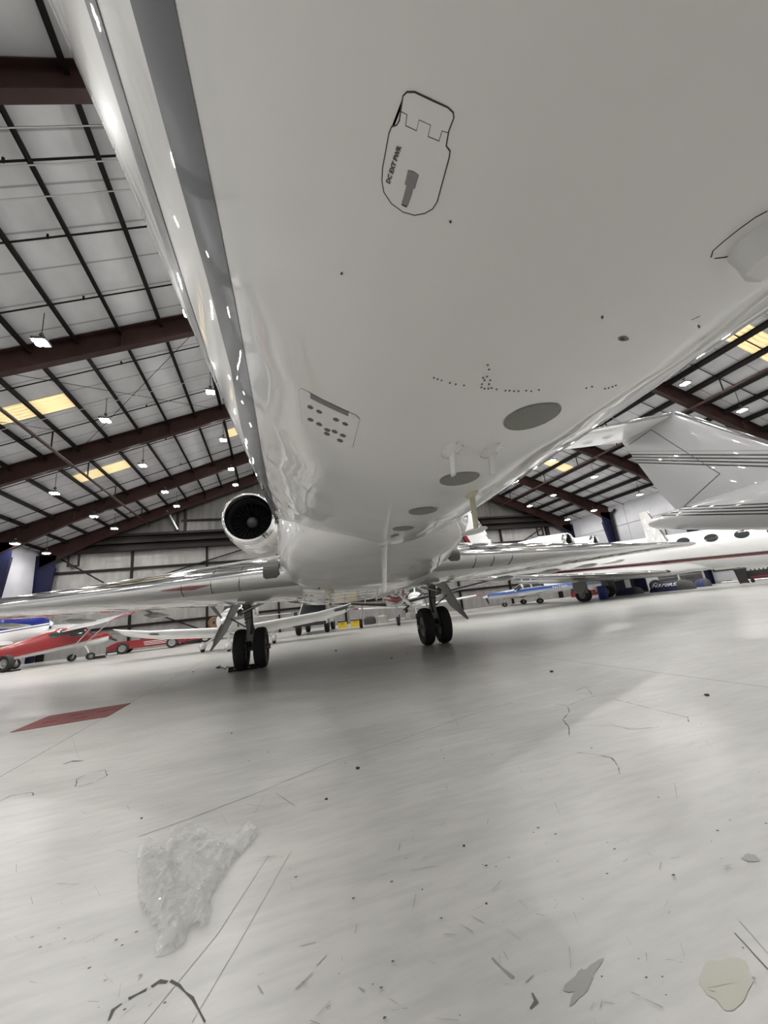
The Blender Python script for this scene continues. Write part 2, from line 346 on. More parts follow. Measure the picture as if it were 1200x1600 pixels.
for Y, dz, lb in ((7.85,.1,'closest behind the nearest rafter'),(8.6,.1,'middle of three behind the nearest rafter'),(9.4,.2,'third behind the nearest rafter'),(18.3,.05,'alone beneath the large left skylight')):
    tag(MB().tube([(XL+.2,Y,zb(XL+.2)+dz),(RIDGE,Y,zb(RIDGE)+dz),(XR-.2,Y,zb(XR-.2)+dz)], .018, 6).build('conduit_pipe', METAL), 'thin pale conduit crossing below the roof, '+lb, 'pipe', 'electrical conduits under the roof')
# fire pipe with hangers
for side, X in (('left', -9.7), ('right', 24.55)):
    t = thing('sprinkler_pipe', 'long brown pipe hung below the rafters on the %s side of the roof' % side, 'pipe', (X,10,zb(X)-.15))
    MB().tube([(0,YN-10+.2,0),(0,YF-10-.3,0)], .075, 10).build('pipe_run', STEEL, t)
    for Y in (-6,2,8.9,13.2,20.4,24.3,28.4,34):
        MB().beam((0,Y-10,.04),(0,Y-10,.86), .05,.05).build('hanger', DARKST, t)
# skylight panels
SKY = mat('skylight_glow', (1,.80,.42), .5, emis=1.1)
nt = SKY.node_tree; b = nt.nodes['Principled BSDF']; wv = nt.nodes.new('ShaderNodeTexWave'); wv.bands_direction = 'Y'; wv.inputs['Scale'].default_value = 1.4; wv.inputs['Distortion'].default_value = 2.5
tc = nt.nodes.new('ShaderNodeTexCoord'); nt.links.new(tc.outputs['Object'], wv.inputs[0]); mr = nt.nodes.new('ShaderNodeMapRange'); mr.inputs[3].default_value = .55; mr.inputs[4].default_value = 1.25
nt.links.new(wv.outputs['Fac'], mr.inputs[0]); nt.links.new(mr.outputs[0], b.inputs['Emission Strength'])
for i, (x0, x1, Y, lb) in enumerate([(-11.6,-8.4,18.7,'left side, third bay, largest in view'),(-11.1,-8.4,26.3,'left side, fourth bay, above the lamps'),(-2.6,-.4,26.5,'left side beside the striped jet body'),(22.9,26.1,26.7,'right side above the pipe, far bay'),(22.6,26.1,10.9,'right side, nearest, at the picture edge')]):
    mb = MB(); pts = [(x0,Y-.55,zb(x0)+RD-.03),(x1,Y-.55,zb(x1)+RD-.03),(x1,Y+.55,zb(x1)+RD-.03),(x0,Y+.55,zb(x0)+RD-.03)]
    mb.prism(pts, (0,0,.025)); tag(mb.build('skylight_panel', SKY, smooth=False), 'glowing yellow ribbed skylight strip, '+lb, 'skylight', 'yellow skylight strips')

# ---- far wall framing and hangar door
def WF(px, py): p = atY(px,py,YF-.2); return (p.x,p.z)
for i, z in enumerate((1.9,6.5)):
    tag(MB().beam((XL+.4,YF-.12,z),(XR-.4,YF-.12,z), .16,.18).build('wall_girt', DARKST, smooth=False), ('low' if i==0 else 'upper')+' dark horizontal girt across the far wall panels', 'girt')
for k, X in enumerate((-16.7,-10.95,-5.25,.6,6.5,12.4,18.3,24.2,30.3)):
    tag(MB().beam((X,YF-.14,0),(X,YF-.14,8.2), (.45 if k in (0,8) else .16),.2, up=(0,1,0)).build('wall_post', DARKST, smooth=False), 'dark vertical post on the far wall, number of panels apart evenly', 'post', 'far wall posts')['label'] = ['black door jamb post at the left end of the far wall','dark far wall post above the red and white high-wing plane','dark far wall post left of the low-wing white plane','dark far wall post beside the pickup truck','dark far wall post behind the striped propeller plane','dark far wall post behind the right main landing gear','dark far wall post left of the grey and red fin','dark far wall post right of the grey and red fin','black door jamb post at the right end of the far wall'][k]
t = thing('door_header_girder', 'deep dark steel girder over the far hangar door', 'girder', (8.0,YF-.5,7.9))
for z, h_, hl in ((.15,.3,24.2),(.75,.22,22.9),(1.35,.2,21.3)):
    MB().box((0,0,z), (2*hl,.35,h_)).build('girder_beam', DARKST, t, smooth=False)
MB().prism([(-24,.22,.1),(24,.22,.1),(23.8,.22,.3),(21.2,.22,1.3),(-21.2,.22,1.3),(-23.8,.22,.3)], (0,.05,0)).build('girder_web', DARKST, t, smooth=False)
for i, X in enumerate((-14.9,-.9,29.0)):
    tt = thing('door_bracket', 'dark U-shaped bracket hanging under the door girder, '+['left end','behind the left wing','right end'][i], 'bracket', (X,YF-.55,6.9), 0, 'door girder brackets')
    for dx in (-.35,.35): MB().box((dx,0,.49), (.12,.12,.98)).build('upright', DARKST, tt, smooth=False)
    MB().box((0,0,.05), (.7,.12,.12)).build('crossbar', DARKST, tt, smooth=False)
for i, (x0,z0,x1,z1) in enumerate([(-16.0,7.7,-12.0,4.9),(-1.5,7.7,-9.2,5.6),(-.4,7.7,5.5,5.2),(24.4,5.4,29.6,7.8),(-12.3,4.2,-4.0,.2)]):
    tag(MB().beam((x0,YF-.3,z0),(x1,YF-.3,z1), .1,.1).build('door_brace', DARKST, smooth=False), 'thin dark diagonal brace on the far door, '+['falling right from the left jamb','rising to the bracket behind the left wing','falling right behind the engine','at the right jamb','low, above the white wing'][i], 'brace', 'diagonal door braces')
for i, (x0, w_) in enumerate([(-7.6,.2),(-7.0,.2),(18.4,.2),(20.3,.3)]):
    tag(MB().beam((x0,YF-.2,9.4),(x0,YF-.2,zb(x0)+.5), w_,.2, up=(0,1,0)).build('gable_post', DARKST, smooth=False), 'dark post in the far gable above the door girder, '+['left one of the close pair','right one of the close pair','behind the belly mast','right of the belly mast'][i], 'post', 'gable posts')
tag(MB().beam((-7.3,YF-.2,10.4),(4,YF-.2,10.4), .14,.14).build('wall_girt', DARKST, smooth=False), 'short dark girt in the gable beside the engine', 'girt')
tag(MB().tube([(-8.3,YF-.8,11.2),(-7.5,YF-.6,9.5)], .09, 8).build('brace_pole', METAL), 'steel pole leaning under the far rafter left of the engine', 'pole')
tag(MB().tube([(22.4,YF-.8,11.6),(20.6,YF-.6,9.5)], .09, 8).build('brace_pole', METAL), 'steel pole leaning under the far rafter right of the belly', 'pole')
# seams of the far wall and right wall panels
sm = MB()
for k in range(42):
    X = XL+.8+k*1.16
    sm.box((X,YF-.01,4.0), (.03,.02,8.0)); sm.box((X,YF-.01,9.4+(zb(X)-8.6)/2), (.04,.02,max(.1,zb(X)+RD-9.5)))
struct('trim_1', sm, mat('panel_seam', (.20,.19,.18), .6))
sm = MB()
for k in range(9): sm.box((XR-.01,YN+2+k*6.1,4.2), (.02,.03,8.2))
sm.box((XR-.02,(YN+YF)/2,6.35), (.05,YF-YN-.4,.06)); sm.box((XR-.02,(YN+YF)/2,.1), (.03,YF-YN-.4,.2))
struct('trim_2', sm, mat('panel_seam'  , (.20,.19,.18), .6))
for i, (X_, Y0_, Y1_, zt) in enumerate([(XR-.1,25.2,26.6,6.0),(XR-.1,21.0,21.8,6.9)]):
    tag(MB().tube([(X_,Y0_,3.0),(X_,Y0_,zt),(X_,Y1_,zt)], .05, 8).build('wall_conduit', GREYP), 'grey conduit bending down the right wall, '+['behind the white nacelle','above the upright wingtip'][i], 'pipe', 'conduits on the right wall')
tag(MB().tube([(XR-.3,29.5,8.0),(XR-.3,29.5,7.9),(XR-.3,30.0,7.6),(XR-.3,30.0,3.0)], .12, 8).build('downpipe', DARKST), 'thick dark downpipe on the right wall beside the second navy column', 'pipe')

# ------------------------------------------------------------------ high-bay lamps
def make_lamp():
    t = thing('high_bay_lamp', 'lamp', 'ceiling lamp', (0,0,0), 0, 'high-bay lamps in rows under the roof')
    MB().tube([(0,0,.12),(0,0,1.2)], .014, 6).build('suspension_cable', DARKST, t)
    MB().lathe([(.38,.0),(.38,.06),(.30,.07),(.28,.05),(.28,0)], (0,0,0), 'Z', 12).build('hook_box', GREYP, t)
    MB().box((0,0,.075), (.42,.42,.09)).box((0,0,.14),(.22,.22,.06)).build('housing', GREYP, t)
    ln = MB()
    for dx in (-.10,.10):
        for dy in (-.10,.10): ln.lathe([(.03,.09),(0,.085),(-.004,.07),(-.004,.001)], (dx,dy,.0), 'Z', 10)
    ln.build('lamp_lens', LAMPM, t)
    return t
lamp0 = make_lamp(); first = True
LX = [-15.52,-11.32,-7.06,-2.57,1.9,6.2,10.6,15.0,19.0,22.4,26.25,30.6]; LY = [-12.0,-3.5,2.5,8.2,13.6,19.0,24.6,29.7,33.4]
colw = ['leftmost row','second row from the left wall','third row from the left wall','fourth row from the left wall','fifth row from the left wall','row left of the ridge','row right of the ridge','fifth row from the right wall','fourth row from the right wall','third row from the right wall','second row from the right wall','row nearest the right wall']
roww = ['ninth from the far wall','eighth from the far wall','seventh from the far wall','sixth from the far wall','fifth from the far wall','fourth from the far wall','third from the far wall','second from the far wall','closest to the far wall']
for i, X in enumerate(LX):
    for j, Y in enumerate(LY):
        lb = 'lit hanging high-bay lamp, %s, %s' % (colw[i], roww[j]); p = (X, Y, zb(X)-.38)
        if first: lamp0.location = p; lamp0['label'] = lb; first = False
        else: copy_tree(lamp0, loc=p, label=lb)

# ------------------------------------------------------------------ jets
RF, ZCF = 1.195, 2.68
def foil_pts(c0=0.0, c1=1.0, side=0, n=14):
    """chord fractions and half thickness, going TE-lower .. LE .. TE-upper"""
    def th(c): return 5*(.2969*sqrt(max(c,0))-.126*c-.3516*c*c+.2843*c**3-.1036*c**4)
    cs = [c1*(1-cos(pi/2*i/n)) for i in range(n+1)]
    low = [(c, -th(c)) for c in reversed(cs)]; up = [(c, th(c)) for c in cs[1:]]
    return low+up
def foil(secs, name, m, parent, thick='z', c1=None, inc=0.0, off=0.0, n=14, chmax=None, mode=1.0):
    """secs: (x,y,z,chord,tc). thickness along z (wings) or x (fins). chmax = metres of chord covered (leading edge cuff)"""
    rings = []
    for (x,y,z,ch,tc) in secs:
        cc = 1.0 if chmax is None else min(1, chmax/ch)
        rg = []
        for c, t in foil_pts(c1=cc, n=n):
            d = t*tc*ch + (off if t > 0 else -off if t < 0 else 0); yy = y + c*ch - (off*2 if c < .004 else 0)
            rg.append((x, yy, z+d+ .012*ch*sin(pi*c) - inc*c*ch) if thick == 'z' else (x+d, yy, z))
        rings.append(rg)
    return MB().loft(rings, caps=chmax is None, closed=chmax is None).build(name, m, parent, ang=50)
def mirror(secs): return [(-x,y,z,c,t) for x,y,z,c,t in secs]
def fus_ring(y, r, zc, n=96, sq=1.0): return [(r*sin(2*pi*k/n), y, zc-r*sq*cos(2*pi*k/n)) for k in range(n)]
def wheel(parent, x, y, r, wd, hub=.5, face=(-1,1), seg=32, name='wheel'):
    t = MB().lathe([(-wd*.30,r*hub),(-wd*.42,r*.62),(-wd*.5,r*.80),(-wd*.44,r*.93),(-wd*.28,r*.99),(-wd*.1,r),(wd*.1,r),(wd*.28,r*.99),(wd*.44,r*.93),(wd*.5,r*.80),(wd*.42,r*.62),(wd*.30,r*hub)], (x,y,r), 'X', seg)
    o = t.build(name, RUBBER, parent)
    h = MB(); h.lathe([(-wd*.34,.02),(-wd*.34,r*.16),(-wd*.26,r*.2),(-wd*.22,r*.42),(-wd*.34,r*hub*1.02),(wd*.34,r*hub*1.02),(wd*.22,r*.42),(wd*.26,r*.2),(wd*.34,r*.16),(wd*.34,.02)], (x,y,r), 'X', seg)
    for k in range(8):
        a = 2*pi*k/8
        for s in (-1,1): h.lathe([(s*wd*.262,.002),(s*wd*.262,r*.06),(s*wd*.2,r*.06)], (x,y+r*.31*cos(a),r+r*.31*sin(a)), 'X', 8, mi=1)
    h.build('hub', [LGREY, BLACK], o); return o
def build_jet(root, P):
    paint, finm, wingp = P.get('paint', WHITE), P.get('fin', WHITE), P.get('wing', WHITE)
    ys = [(-16.3,.03,2.33),(-16.2,.16,2.34),(-15.9,.34,2.36),(-15.4,.56,2.40),(-14.8,.78,2.46),(-14.1,.97,2.54),(-13.3,1.11,2.62),(-12.5,1.18,2.67),(-11.8,RF,ZCF)]
    ys += [(y,RF,ZCF) for y in [-11,-10.2,-9.4,-8.6,-7.8,-7,-6,-5,-4,-3,-2,-1,0,1,2,3]]
    ys += [(4,1.17,2.70),(5,1.12,2.75),(6,1.05,2.82),(7,.97,2.90),(8,.87,2.99),(9,.76,3.09),(10,.64,3.19),(11,.51,3.29),(12,.38,3.38),(12.8,.24,3.44),(13.1,.10,3.46),(13.15,.01,3.46)]
    MB().loft([fus_ring(*a) for a in ys]).build('fuselage', paint, root, ang=80)
    # belly fairing
    rings = []
    for y, wv_, zb_ in [(-7.1,.25,1.52),(-6.8,.55,1.475),(-6.4,.80,1.42),(-5.9,.95,1.34),(-5.4,1.03,1.27),(-4.8,1.09,1.22),(-4,1.15,1.18),(-3,1.2,1.16),(0,1.25,1.15),(2,1.22,1.19),(3.5,1.1,1.28),(4.7,.85,1.40),(5.6,.5,1.53),(6,.3,1.62)]:
        zb_ += .09 if y > -6 else .03; rg = []
        for k in range(41):
            a = pi*k/40; e = 2/4.2; rg.append((-wv_*math.copysign(abs(cos(a))**e, cos(a)), y, 2.0-(2.0-zb_)*abs(sin(a))**e))
        rings.append(rg)
    MB().loft(rings, closed=False, caps=False).build('belly_fairing', paint, root, ang=80)
    # wings
    WS = [(.85,-5.05,1.56,7.2,.10),(2.6,-3.95,1.625,6.3,.10),(5.2,-2.35,1.73,4.9,.10),(9.5,.27,1.93,3.5,.095),(14.1,3.05,2.12,1.95,.09),(14.35,3.35,2.135,1.6,.07)]
    WS = [(x*P.get('span',1) if x > 1 else x, y+P.get('wdy',0), z, c_, t_*P.get('tk',1)) for x,y,z,c_,t_ in WS]
    for s in (1,-1):
        S = WS if s > 0 else mirror(WS)
        foil(S, 'wing', wingp, root)
        le = foil(S[:5], 'leading_edge', CHROME, root, chmax=.27, off=.003); tag(le, 'polished bare metal leading edge')
        # landing light and seams on the leading edge
        def wp(x, c, t_, off): # point on the wing surface at span x, chord metres c, t_=+1 upper / -1 lower
            for A_, B_ in zip(WS, WS[1:]):
                if A_[0] <= x <= B_[0]: break
            q = (x-A_[0])/(B_[0]-A_[0]); y, z, ch, tc = [A_[i]+(B_[i]-A_[i])*q for i in (1,2,3,4)]
            cc = c/ch; th = 5*(.2969*sqrt(cc)-.126*cc)*tc*ch
            return (s*x, y+c-off, z + t_*(th+off) + .012*ch*sin(pi*cc))
        if P.get('detail'):
            path = [(.10,1),(.05,1),(.02,1),(.004,1),(.004,-1),(.02,-1),(.05,-1),(.10,-1),(.18,-1),(.26,-1)]
            for x in (1.55, 1.95, 2.4):
                MB().tube([wp(x+.05*j*.2, c, t_, .004) for j, (c, t_) in enumerate(path)], .004, 5).build('leading_edge_seam', SEAM, root)
            lens = MB(); rows = []
            for j, (c, t_) in enumerate([(.12,1),(.06,1),(.02,1),(.004,1),(.004,-1),(.014,-1),(.035,-1)]):
                ins = .05 if j in (0,6) else .0
                ins *= .6; rows.append([wp(1.08+ins+(.20-2*ins)*i/6, c, t_, .014) for i in range(7)])
            lens.loft(rows, closed=False, caps=False)
            tag(lens.build('landing_light', mat('lens_dark_glass', (.06,.06,.055), .35, spec=.3), root), 'dark rounded landing light lens in the wing root')
            for x in (4.2, 6.5, 9.0, 11.5):   # flap track / fence bits under the wing
                y_ = -2.9+(x-4.2)*.62+2.2; z_ = 1.42+(x-4.2)*.055
                MB().lathe([(-.55,.01),(-.3,.06),(.1,.075),(.7,.03),(.9,.005)], (s*x,y_+.6,z_-.02), 'Y', 10).build('flap_track_fairing', wingp, root)
        # winglet
        WL = [] if P.get('nowinglet') else [(14.15,4.15,2.17,1.35,.09),(14.32,4.35,2.42,1.1,.09),(14.85,5.55,4.05,.5,.08)]
        rings = []
        if not WL: WL = [(7.05,3.05-2.2+.1*k,2.16+.03*k,1.2-.3*k,.05) for k in range(3)]
        for (x,y,z,ch,tc) in WL: rings.append([(s*(x+t*tc*ch), y+c*ch, z) for c, t in foil_pts(n=10)])
        MB().loft(rings).build('winglet', paint if P.get('winglet') is None else P['winglet'], root, ang=50)
        rings = []
        for (x,y,z,ch,tc) in WL[1:]: rings.append([(s*(x+t*tc*ch*1.1), y+c*ch-.006, z) for c, t in foil_pts(c1=.09, n=6)])
        tag(MB().loft(rings, closed=False, caps=False).build('winglet_leading_edge', CHROME, root), 'polished leading edge of the winglet')
        # nacelle
        cx, cz, y0 = s*2.4, 3.93+P.get('nz',0), 1.35+P.get('edy',0)
        MB().lathe([(.25,.60),(.12,.615),(.03,.64),(0,.675),(.03,.71),(.12,.735),(.30,.765)], (cx,y0,cz), 'Y', 48).build('intake_lip', CHROME, root)
        nb = MB().lathe([(.30,.767),(.8,.80),(1.6,.80),(2.6,.76),(3.6,.66),(4.6,.52),(4.6,.46),(3.9,.45)], (cx,y0,cz), 'Y', 48)
        nb.lathe([(.25,.60),(.8,.60),(1.2,.60),(1.2,.05)], (cx,y0,cz), 'Y', 48, mi=1); nb.build('engine_nacelle', [paint, BLACK], root)
        fb = MB()
        for k in range(24):
            a = 2*pi*k/24; u = Vector((cos(a),0,sin(a))); v = Vector((-sin(a),0,cos(a)))
            p0, p1 = Vector((cx,y0+.75,cz))+u*.17, Vector((cx,y0+.72,cz))+u*.58
            fb.add([p0-v*.015, p0+v*.02+Vector((0,.12,0)), p1+v*.075+Vector((0,.10,0)), p1-v*.03], [(0,1,2,3)])
        fb.build('fan', FAN, root, smooth=False)
        MB().lathe([(-.22,.003),(-.18,.06),(-.08,.13),(.05,.17),(.1,.17)], (cx,y0+.72,cz), 'Y', 20).build('fan_spinner', mat('spinner_grey', (.10,.10,.10), .4), root)
        PY = [(s*1.0,2.2,3.15,4.0,.10),(s*1.3,2.25,3.4,3.9,.09),(s*1.85,2.5,3.72,3.4,.08)]
        foil(PY, 'engine_pylon', paint, root)
        # horizontal tail
        fz_ = P.get('finz',0); HS = [(s*.1,10.5,7.5+fz_,2.9,.09),(s*5.5,13.1,7.45+fz_,1.35,.08),(s*5.7,13.4,7.45+fz_,1.0,.06)]
        foil(HS, 'horizontal_stabilizer', P.get('stab', paint), root)
        foil(HS[:2], 'stabilizer_leading_edge', CHROME, root, chmax=.14, off=.004)
        # windows
        for k in range(P.get('nwin', 7)):
            yc = -11.1 + k*P.get('winstep',1.12) + P.get('winshift', 0); zc_ = ZCF+P.get('winz',.16); rg = []
            vs = []; fs = []
            for j in range(3):
                for i in range(24):
                    a = 2*pi*i/24; q = (0,.7,1)[j]
                    z = zc_+.235*q*sin(a); y = yc+.33*q*cos(a); x = sqrt(max(0,(RF+.006)**2-(z-ZCF)**2)); vs.append((s*x,y,z))
            for j in range(2):
                for i in range(24): fs.append((j*24+i, j*24+(i+1)%24, (j+1)*24+(i+1)%24, (j+1)*24+i))
            MB().add(vs, fs).build('cabin_window', GLASS, root)
        # main landing gear
        gx = s*2.185
        if P.get('gear', True):
            g = MB()
            g.tube([(s*2.30,.05,1.55),(s*2.26,.0,1.35),(s*2.22,-.03,1.05),(gx,-.06,.86)], [.12,.095,.085,.09], 18)
            for z in (1.12,1.04,.96): g.tube([(s*2.235,-.02,z),(s*2.232,-.02,z-.018)], .096, 18, mi=1)
            g.tube([(gx,-.06,.90),(gx,-.09,.72),(gx,-.10,.60)], [.09,.125,.12], 18)
            g.box((gx,-.08,.66), (.19,.26,.20)); g.tube([(gx-.42,0,.445),(gx+.42,0,.445)], .055, 14)
            g.beam((gx,-.08,.66),(gx,.02,.44), .13,.12)
            so = g.build('main_gear_strut', [LGREY, SEAM], root)
            MB().tube([(gx+s*.02,-.22,.60),(gx+s*.02,-.25,.50)], .055, 12).build('brake_unit', BLACK, so)
            tag(MB().tube([(s*2.30,-.18,1.27),(s*2.27,-.20,1.28),(s*1.62,-.25,1.52)], [.055,.032,.032], 12).build('drag_brace', METAL, root), 'shiny steel drag brace')
            MB().tube([(s*2.36,-.12,1.23),(s*2.40,-.18,1.30)], .07, 12).build('brace_joint', LGREY, root)
            MB().tube([(s*2.14,-.16,1.38),(s*2.12,-.2,1.0),(s*2.16,-.2,.75)], .02, 6).build('hydraulic_hose', BLACK, root)
            d = MB(); d.prism([(s*2.42,-.42,1.56),(s*2.42,.36,1.56),(s*2.78,.30,.86),(s*3.02,-.10,.50),(s*3.00,-.22,.50),(s*2.74,-.40,.90)], (s*.035,0,.015))
            d.build('gear_door', LGREY, root); MB().tube([(s*2.62,-.05,1.15),(s*2.30,-.05,.93)], .018, 8).build('door_rod', METAL, root)
            MB().prism([(s*2.48,-.55,1.46),(s*2.70,-.95,1.50),(s*3.0,-1.15,1.53),(s*2.62,-.45,1.44)], (0,0,-.015)).build('inner_gear_door', LGREY, root)
            if P.get('plate'): MB().box((s*2.56,0,1.05), (.04,.95,.95)).build('outer_gear_door', LGREY, root, smooth=False)
            for dx in (-.215,.215): wheel(root, gx+dx, 0, .445, .27)
    # fin
    FS = [(0,5.6,3.55,6.0,.10),(0,7.4,4.5,4.75,.10),(0,10.4,7.45,2.95,.09),(0,10.75,7.62,2.6,.06)]
    if P.get('finz'): FS = [(x,y,z+(P['finz'] if z > 5 else 0),c_,t_) for x,y,z,c_,t_ in FS]
    foil(FS, 'vertical_fin', finm, root, thick='x'); foil(FS[1:3], 'fin_leading_edge', CHROME, root, thick='x', chmax=.16, off=.004)
    if P.get('seams'):
        for sx in (1,-1):
            def fp(y, z): 
                for A_, B_ in zip(FS, FS[1:]):
                    if A_[2] <= z <= B_[2]: break
                q = (z-A_[2])/(B_[2]-A_[2]); y0_, ch, tc = [A_[i]+(B_[i]-A_[i])*q for i in (1,3,4)]; c = min(1,max(.001,(y-y0_)/ch))
                return (sx*(5*(.2969*sqrt(c)-.126*c-.3516*c*c+.2843*c**3-.1036*c**4)*tc*ch+.006), y, z)
            for a, c in P['seams']: MB().tube([fp(a[0]+(c[0]-a[0])*i/12, a[1]+(c[1]-a[1])*i/12) for i in range(13)], .012, 5).build('rudder_seam', SEAM, root)
A61 = radians(-6.1)
JL = Vector((cos(A61), sin(A61), 0)); JA = Vector((-sin(A61), cos(A61), 0)); U0, V0 = .66, 9.75
jet = thing('business_jet', 'large white business jet overhead with polished wing leading edges and grey side stripes', 'airplane', JL*U0+JA*V0, A61)
build_jet(jet, {'detail': 1})
# --- details on the belly: pixel -> point on the fuselage barrel -> (angle, y)
JO = Vector((-U0, -V0, CAMH))
def jray(px, py): d = ray(px,py); return Vector((d.dot(JL), d.dot(JA), d.z))
def cyl(px, py):
    d = jray(px,py); ox, oz = JO.x, JO.z-ZCF; a = d.x**2+d.z**2; b_ = 2*(ox*d.x+oz*d.z); c_ = ox*ox+oz*oz-RF*RF
    t = (-b_-sqrt(max(0,b_*b_-4*a*c_)))/(2*a); p = JO+d*t; return (atan2(p.x, -(p.z-ZCF)), p.y)
def onc(th, y, off=0.0): r = RF+off; return (r*sin(th), y, ZCF-r*cos(th))
def patch(name, pts, m, parent, off=.0008, px=True):
    P_ = [cyl(*p) for p in pts] if px else pts
    bm = bmesh.new(); vs = [bm.verts.new((p[0]*RF, p[1], 0)) for p in P_]; bm.faces.new(vs)
    bmesh.ops.triangulate(bm, faces=bm.faces)
    for _ in range(3):
        es = [e for e in bm.edges if e.calc_length() > .05]
        if es: bmesh.ops.subdivide_edges(bm, edges=es, cuts=1); bmesh.ops.triangulate(bm, faces=bm.faces)
    for v in bm.verts: v.co = onc(v.co.x/RF, v.co.y, off)
    me = bpy.data.meshes.new(name); bm.to_mesh(me); bm.free(); me.materials.append(m)
    for f in me.polygons: f.use_smooth = True
    o = bpy.data.objects.new(name, me); COL.objects.link(o); o.parent = parent; return o
def seam(name, pts, r, parent, m=None, close=False):
    P_ = [cyl(*p) for p in pts]; 
    if close: P_.append(P_[0])
    Q = []
    for a, c in zip(P_, P_[1:]):
        n = max(1, int(math.hypot((a[0]-c[0])*RF, a[1]-c[1])/.02))
        Q += [(a[0]+(c[0]-a[0])*i/n, a[1]+(c[1]-a[1])*i/n) for i in range(n)]
    Q.append(P_[-1]); return MB().tube([onc(t_, y, 0) for t_, y in Q], r, 6).build(name, m or SEAM, parent)
def oval(cx, cy, rx, ry, rot=0, n=20): return [(cx+rx*cos(2*pi*k/n)*cos(rot)-ry*sin(2*pi*k/n)*sin(rot), cy+rx*cos(2*pi*k/n)*sin(rot)+ry*sin(2*pi*k/n)*cos(rot)) for k in range(n)]
def ell_th(cpx, cpy, r):   # true circle on the skin
    t0, y0 = cyl(cpx,cpy); return [(t0+r*cos(2*pi*k/32)/RF, y0+r*sin(2*pi*k/32)) for k in range(32)]
def band(name, tab, m):
    for s in (-1,1):
        rings = []
        for (ya,la,ua),(yb_,lb_,ub) in zip(tab, tab[1:]):
            n = max(2, int((yb_-ya)/.15))
            for i in range(n):
                q = i/n; y = ya+(yb_-ya)*q; l = la+(lb_-la)*q; u = ua+(ub-ua)*q
                rings.append([onc(s*radians(l+(u-l)*k/8), y, .0012) for k in range(9)])
        tag(MB().loft(rings, closed=False, caps=False).build(name, m, jet, ang=80))
band('lower_side_stripe', [(-11.6,39.5,45),(-9.4,41.4,46),(-9.1,42.4,47.2),(-8.85,43.3,48),(-8.4,45.2,50.2),(-7.7,49,57),(-7,52.5,62),(-6,55.5,68),(-3,60,76),(3,64,82)], DGREY)
band('upper_side_stripe', [(-11.6,48.5,50),(-9.4,50.4,52.2),(-9.15,52.6,54.6),(-8.9,54.7,57.6),(-8.4,59,63),(-7.7,66,72),(-6,76,84),(3,88,96)], DGREY)
# external power door
dpo = [(630,150),(636,144),(648,144),(700,168),(708,176),(709,184),(701,205),(697,228),(703,236),(702,245),(683,315),(676,326),(664,333),(648,336),(630,331),(612,318),(600,300),(597,283),(598,262),(608,208),(612,198),(620,195),(624,188)]
door = patch('external_power_door', dpo, WHITE, jet, off=.0006)
seam('door_seam', dpo, .0011, door, close=True)
seam('hinge_seam', [(627,174),(636,179),(634,196),(651,204),(655,187),(673,195),(669,213),(686,220),(691,204),(700,207)], .0009, door)
for i, pl in enumerate([[(638,266),(645,267),(654,273),(648,294),(633,287)],[(636,288),(646,292),(643,304),(637,321),(628,317),(632,304)]]):
    o = patch('latch_plate', pl, mat('latch_grey', (.20,.195,.19), .3), door, off=.002); seam('latch_seam', pl, .0008, door, close=True)
seam('latch_shadow', [(628,318),(636,322)], .0022, door)
tA, yA = cyl(609,287); tB, yB = cyl(628,228)
du = Vector(((tB-tA)*RF, yB-yA)); ln_ = du.length; du.normalize(); dv = Vector((-du.y, du.x)); 
tU, yU = cyl(600,270); 
if dv.dot(Vector(((tU-tA)*RF, yU-yA))) < 0: dv = -dv
TXT = mat('stencil_text', (.05,.05,.05), .6)
def placer(u, v): u *= .97; return Vector(onc(tA+(du.x*u+dv.x*v)/RF, yA+du.y*u+dv.y*v, .0016))
tx = text_mesh('DC EXT PWR', ln_/5.95, 'door_lettering', TXT, door, placer, bold=.0004)
# vent panel with oval drain holes
vp = [(468,606),(472,607),(556,650),(562,655),(551,699),(545,698),(472,663),(467,612)]
vpo = patch('vent_panel', vp, WHITE, jet, off=.0006); seam('panel_seam', [(472,661),(467,610),(470,606),(485,614),(544,643),(556,648),(562,654),(551,699),(545,698)], .0007, vpo)
patch('vent_slot', [(485,614),(545,643),(544,650),(485,622)], mat('slot_grey', (.16,.16,.155), .6), vpo, off=.0012)
seam('slot_edge', [(485,614),(545,643),(544,650),(485,622)], .0008, vpo, close=True)
HOLE = mat('drain_hole', (.09,.09,.085), .6)
for (x, y) in [(485,636),(499,643),(525,655.5),(539.5,662),(485.5,655.5),(499,662.5),(511.5,671.5),(511,677.5),(523,674),(536,680),(531.5,688)]:
    patch('drain_hole', oval(x,y,5.0,2.5,.38), HOLE, vpo, off=.0014)
# four flush round antenna plates along the keel
for i, (x, y, r, lb) in enumerate([(831,652,.083,'largest grey round plate'),(718,748.5,.086,'grey round plate below the small masts'),(661,798.5,.082,'third grey round plate'),(630,826,.073,'rearmost grey round plate')]):
    o = patch('antenna_plate', ell_th(x,y,r), PLATEG, jet, off=.002, px=False); tag(o, lb)
    t0, y0 = cyl(x,y)
    for k in range(12):
        a = 2*pi*k/12; MB().lathe([(-.0005,.002),(.0002,.0005)], onc(t0+.93*r*cos(a)/RF, y0+.93*r*sin(a), .003), 'Z', 6).build('screw', SEAM, o)
patch('access_plate', [(610,837),(622,833),(624,836),(612,840)], mat('slot_grey', (.16,.16,.155), .6), jet, off=.002)
